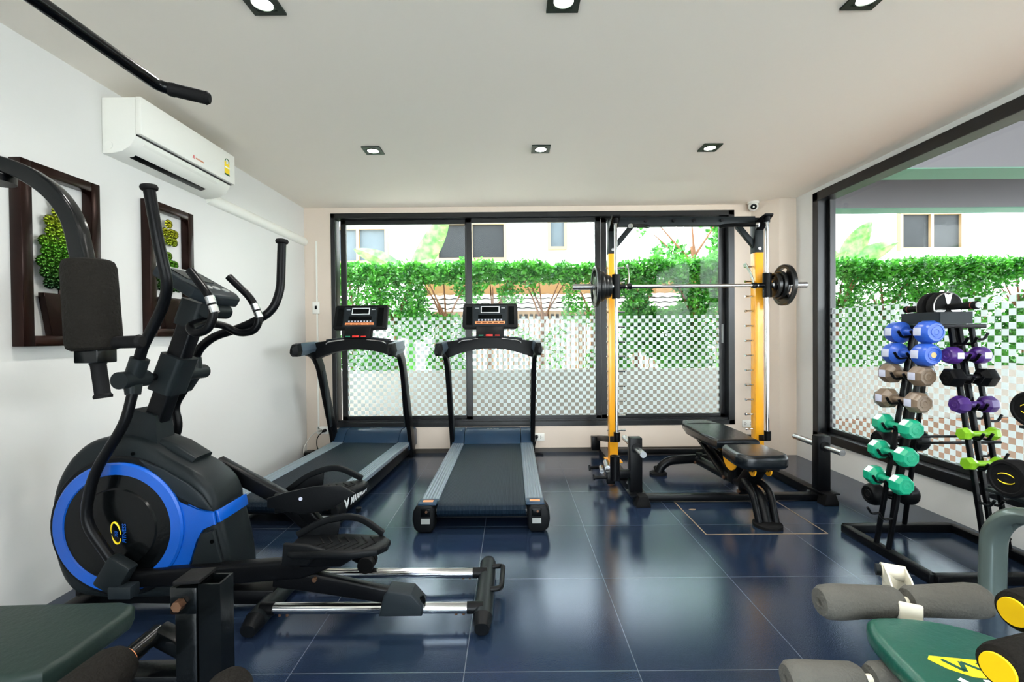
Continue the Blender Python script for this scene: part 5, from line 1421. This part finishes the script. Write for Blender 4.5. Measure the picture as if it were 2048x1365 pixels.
HY = 6.86
def hedge_tree(x, dense, w, label, seed):
    """clipped tree: a dense band at the top, foliage below according to how full it is"""
    rnd = random.Random(seed)
    t = thing('hedge_tree', label, 'tree', (x, HY, -0.1), 0, 'clipped hedge trees outside')
    b = MB()
    top = [(x + rnd.uniform(-0.1, 0.1), HY, -0.1), (x + rnd.uniform(-0.06, 0.06), HY + 0.02, 0.9), (x + rnd.uniform(-0.1, 0.1), HY, 1.5)]
    b.tube(top, 1, n=9, rs=[0.045, 0.038, 0.032, 0.03], fil=0.2)
    p = V(top[-1])
    for k in range(5):
        a = rnd.uniform(0, 2*PI)
        e = p + V((math.cos(a)*w*0.45, math.sin(a)*0.15, rnd.uniform(0.35, 0.65)))
        b.tube([p + V((0, 0, -0.25*rnd.random())), (p + e)/2 + V((0, 0, -0.05)), e], 1, n=6, rs=[0.02, 0.014, 0.006])
    b.build('trunk', 'hedgebark', t)
    b = MB()
    pts = []
    nb = int(3900*w)
    for k in range(nb):
        u = rnd.uniform(-0.5, 0.5)*w
        edge = 0.07*noise.noise(V((x + u, 3.1, seed)) * 2.2) + 0.05*noise.noise(V(((x+u)*6, 1, 2)))
        pts.append(V((x + u, HY + rnd.uniform(-0.30, 0.28), rnd.triangular(1.93, 2.25 + edge, 2.16 + edge))))
    nl = int(3900*w*dense)
    tries = 0
    while nl > 0 and tries < 60000:
        tries += 1
        u = rnd.uniform(-0.5, 0.5)*w; z = rnd.uniform(0.62, 1.95)
        if noise.noise(V(((x+u)*2.4, z*2.6, seed*0.37))) + 0.15*dense < (0.02 if dense > 0.6 else 0.10): continue
        pts.append(V((x + u, HY + rnd.uniform(-0.26, 0.24), z))); nl -= 1
    leafy(b, pts, 0.062, rnd)
    b.build('foliage', 'leaf', t, smooth=0, recalc=False)
    return t
spots = [(-3.0, .9), (-2.35, .9), (-1.72, 1.0), (-1.05, 0.75), (-0.35, 0.22), (0.42, 0.16), (1.16, 0.30), (1.92, 1.7), (2.70, 1.6), (3.45, .9), (4.2, .9), (4.95, 1.0), (5.65, 1.0), (6.35, 1.0), (7.05, 1.0), (7.75, .9), (8.5, 1.0), (9.25, .9), (10.0, 1.0)]
hl = ['clipped hedge tree left of the back window, hidden by the wall', 'leafy hedge tree at the far left edge of the back window', 'full hedge tree with forked trunk above the left treadmill console', 'hedge tree just right of the forked trunk, thinning toward the tiled roof',
      'thin clipped hedge tree left of the middle treadmill console', 'thin clipped hedge tree right behind the middle treadmill console', 'thin clipped hedge tree left of the barbell plates', 'full hedge tree behind the middle of the barbell',
      'full hedge tree at the right end of the back window', 'hedge tree hidden behind the pier between the windows', 'hedge tree at the hidden edge of the right window', 'hedge tree at the left side of the right window',
      'hedge tree above the blue dumbbells in the right window', 'hedge tree behind the ab wheel in the right window', 'hedge tree at the right edge of the right window', 'hedge tree just beyond the right edge of the picture', 'hedge tree second beyond the right edge of the picture', 'hedge tree third beyond the right edge of the picture', 'farthest hedge tree beyond the right edge of the picture']
for i, (x, dn_) in enumerate(spots):
    hedge_tree(x, dn_, 0.78, hl[i], 30 + i)

gt = thing('garden_tree', 'taller leafy tree beyond the hedge at the upper right of the back window', 'tree', (3.9, 9.6, -0.1))
rnd_ = random.Random(3)
b = MB(); b.tube([(3.9, 9.6, -0.1), (3.95, 9.6, 1.6), (3.8, 9.55, 3.0)], 1, n=9, rs=[0.10, 0.08, 0.05], fil=0.3)
for k in range(7):
    a = k*0.9
    b.tube([(3.85, 9.57, 2.2 + 0.1*k), (3.85 + 0.9*math.cos(a), 9.57 + 0.3*math.sin(a), 2.8 + 0.16*k)], 1, n=6, rs=[0.03, 0.01])
b.build('trunk', 'hedgebark', gt)
b = MB(); pts = []
while len(pts) < 1500:
    p = V((rnd_.uniform(2.5, 5.2), rnd_.uniform(9.2, 9.9), rnd_.uniform(2.3, 4.6)))
    if ((p.x - 3.9)/1.35)**2 + ((p.z - 3.55)/1.0)**2 < 1 and noise.noise(p*1.7) > 0.05: pts.append(p)
leafy(b, pts, 0.13, rnd_)
b.build('foliage', 'leaf', gt, smooth=0, recalc=False)

# small tiled shelter and fence beyond the hedge
sh = thing('tiled_shelter', 'low shelter with tan fascia and pale wavy roof tiles beyond the hedge', 'shelter', (1.4, 8.9, -0.1))
MB().box((1.5, 9.0, 2.10), (6.4, 0.10, 0.28)).build('fascia', 'fascia', sh, smooth=0)
b = MB()
for r in range(4):
    z = 1.93 - r*0.10; y = 8.93 - r*0.14
    rows = []
    N = 160
    for k in range(N + 1):
        x = -1.6 + 6.2*k/N
        rows.append((x, 0.016*abs(math.sin(x*PI/0.20))))
    for k in range(N):
        (xa, ha), (xb, hb_) = rows[k], rows[k+1]
        b.quad((xa, y, z + ha + 0.03), (xb, y, z + hb_ + 0.03), (xb, y - 0.17, z - 0.062 + hb_*1.6), (xa, y - 0.17, z - 0.062 + ha*1.6))
b.build('roof_tiles', 'rooftile', sh, smooth=0)
MB().prism([(8.95, 1.955), (8.36, 1.50), (8.36, 1.46), (8.95, 1.90)], (4.6, 0, 0), (0, 1, 0), (0, 0, 1), -6.2).build('gap_shade_board', 'skirt', sh, smooth=0)  # dark board whose colour stands in for shade in the tile gaps
for x in (-1.4, 1.35, 4.3):
    MB().box((x, 8.95, 0.95), (0.12, 0.10, 2.1)).build('post', 'fencebar', sh, smooth=0)
fe = thing('garden_fence', 'brown fence of narrow vertical bars under the tiled shelter', 'fence', (1.4, 8.3, -0.1))
b = MB()
k = -1.4
while k < 4.4:
    b.box((k, 8.3, 0.75), (0.035, 0.03, 1.7)); k += 0.095
b.build('fence_bars', 'fencebar', fe, smooth=0)
b = MB(); b.box((1.5, 8.32, 1.58), (5.9, 0.03, 0.06)); b.box((1.5, 8.32, 0.35), (5.9, 0.03, 0.06))
b.build('fence_rails', 'fencebar', fe, smooth=0)
# neighbouring house
ho = thing('house', 'white neighbouring house with tan-framed windows beyond the hedge', 'house', (3.5, 11.3, -0.1))
MB().box((4.0, 12.3, 3.9), (26, 2.4, 8.0)).build('facade', 'facade', ho, smooth=0)
MB().box((0.05, 11.05, 3.35), (0.16, 0.12, 1.4)).build('downpipe_pier', 'facade', ho, smooth=0)
for (x0, x1, z0, z1, nm, glz) in ((-4.35, -3.05, 3.0, 3.75, 2, 'curtain'), (-1.75, -0.18, 3.05, 3.85, 2, 'winglass'), (0.95, 1.28, 3.3, 4.0, 1, 'curtain'), (7.15, 7.75, 3.05, 3.95, 1, 'winglass'), (9.45, 10.85, 3.2, 4.0, 2, 'winglass')):
    b = MB(); y = 11.05; f_ = 0.07
    b.box(((x0+x1)/2, y, z1 + f_/2), (x1-x0+2*f_, 0.12, f_)); b.box(((x0+x1)/2, y, z0 - f_/2), (x1-x0+2*f_, 0.12, f_))
    for x in [x0 - f_/2, x1 + f_/2] + ([(x0+x1)/2] if nm == 2 else []): b.box((x, y, (z0+z1)/2), (f_, 0.12, z1-z0))
    w_ = b.build('window', 'winframe', ho, smooth=0)
    MB().box(((x0+x1)/2, 11.07, (z0+z1)/2), (x1-x0, 0.02, z1-z0)).build('pane', glz, w_, smooth=0)
b = MB()
for k in range(5): b.box((1.75, 11.06, 3.60 + k*0.09), (0.55, 0.05, 0.03), rmat(rx=0.4))
b.build('vent_louvre', 'facade', ho, smooth=0)

# banana plants over the hedge
def banana(x, y, leaves, label):
    t = thing('banana_plant', label, 'plant', (x, y, -0.1), 0, 'banana plants behind the hedge')
    MB().tube([(x, y, -0.1), (x + 0.03, y, 1.2), (x, y, 2.2)], 1, n=12, rs=[0.11, 0.09, 0.06, 0.06], fil=0.3).build('stem', 'banana', t)
    for (dx_, dz, w, bend) in leaves:
        b = MB()
        N = 14
        vs_ = []
        side = V((dz, 0, -dx_)).normalized() if abs(dx_) + abs(dz) > 0 else V((1, 0, 0))
        for k in range(N + 1):
            s = k/N
            c = V((x + dx_*s, y - 0.25*s + 0.1*math.sin(s*3), 2.15 + dz*s - bend*s*s))
            ww = w*math.sin(PI*min(1, 0.06 + s*0.93))**0.6
            vs_.append((b.bm.verts.new(c + side*ww + V((0, 0.06, 0))), b.bm.verts.new(c), b.bm.verts.new(c - side*ww + V((0, 0.06, 0)))))
        for k in range(N):
            a_, c_ = vs_[k], vs_[k+1]
            b.bm.faces.new((a_[0], a_[1], c_[1], c_[0])); b.bm.faces.new((a_[1], a_[2], c_[2], c_[1]))
        b.build('leaf', 'banana', t, smooth=40, recalc=False)
banana(-1.85, 8.2, [(0.75, 1.25, 0.20, 0.05), (-0.9, 0.95, 0.16, 0.4), (0.5, 0.55, 0.15, 0.2), (0.95, 0.7, 0.12, 0.4)], 'banana plant with broad pale leaves left of centre behind the hedge')
banana(5.9, 8.0, [(0.25, 1.0, 0.22, 0.1), (-0.6, 0.75, 0.20, 0.3), (0.7, 0.85, 0.18, 0.3), (-0.2, 0.5, 0.2, 0.1)], 'banana plant at the left of the right window behind the hedge')
banana(3.5, 7.6, [(-0.35, 0.2, 0.14, 0.6), (0.3, -0.2, 0.12, 0.5)], 'low banana plant at the right end of the back window')
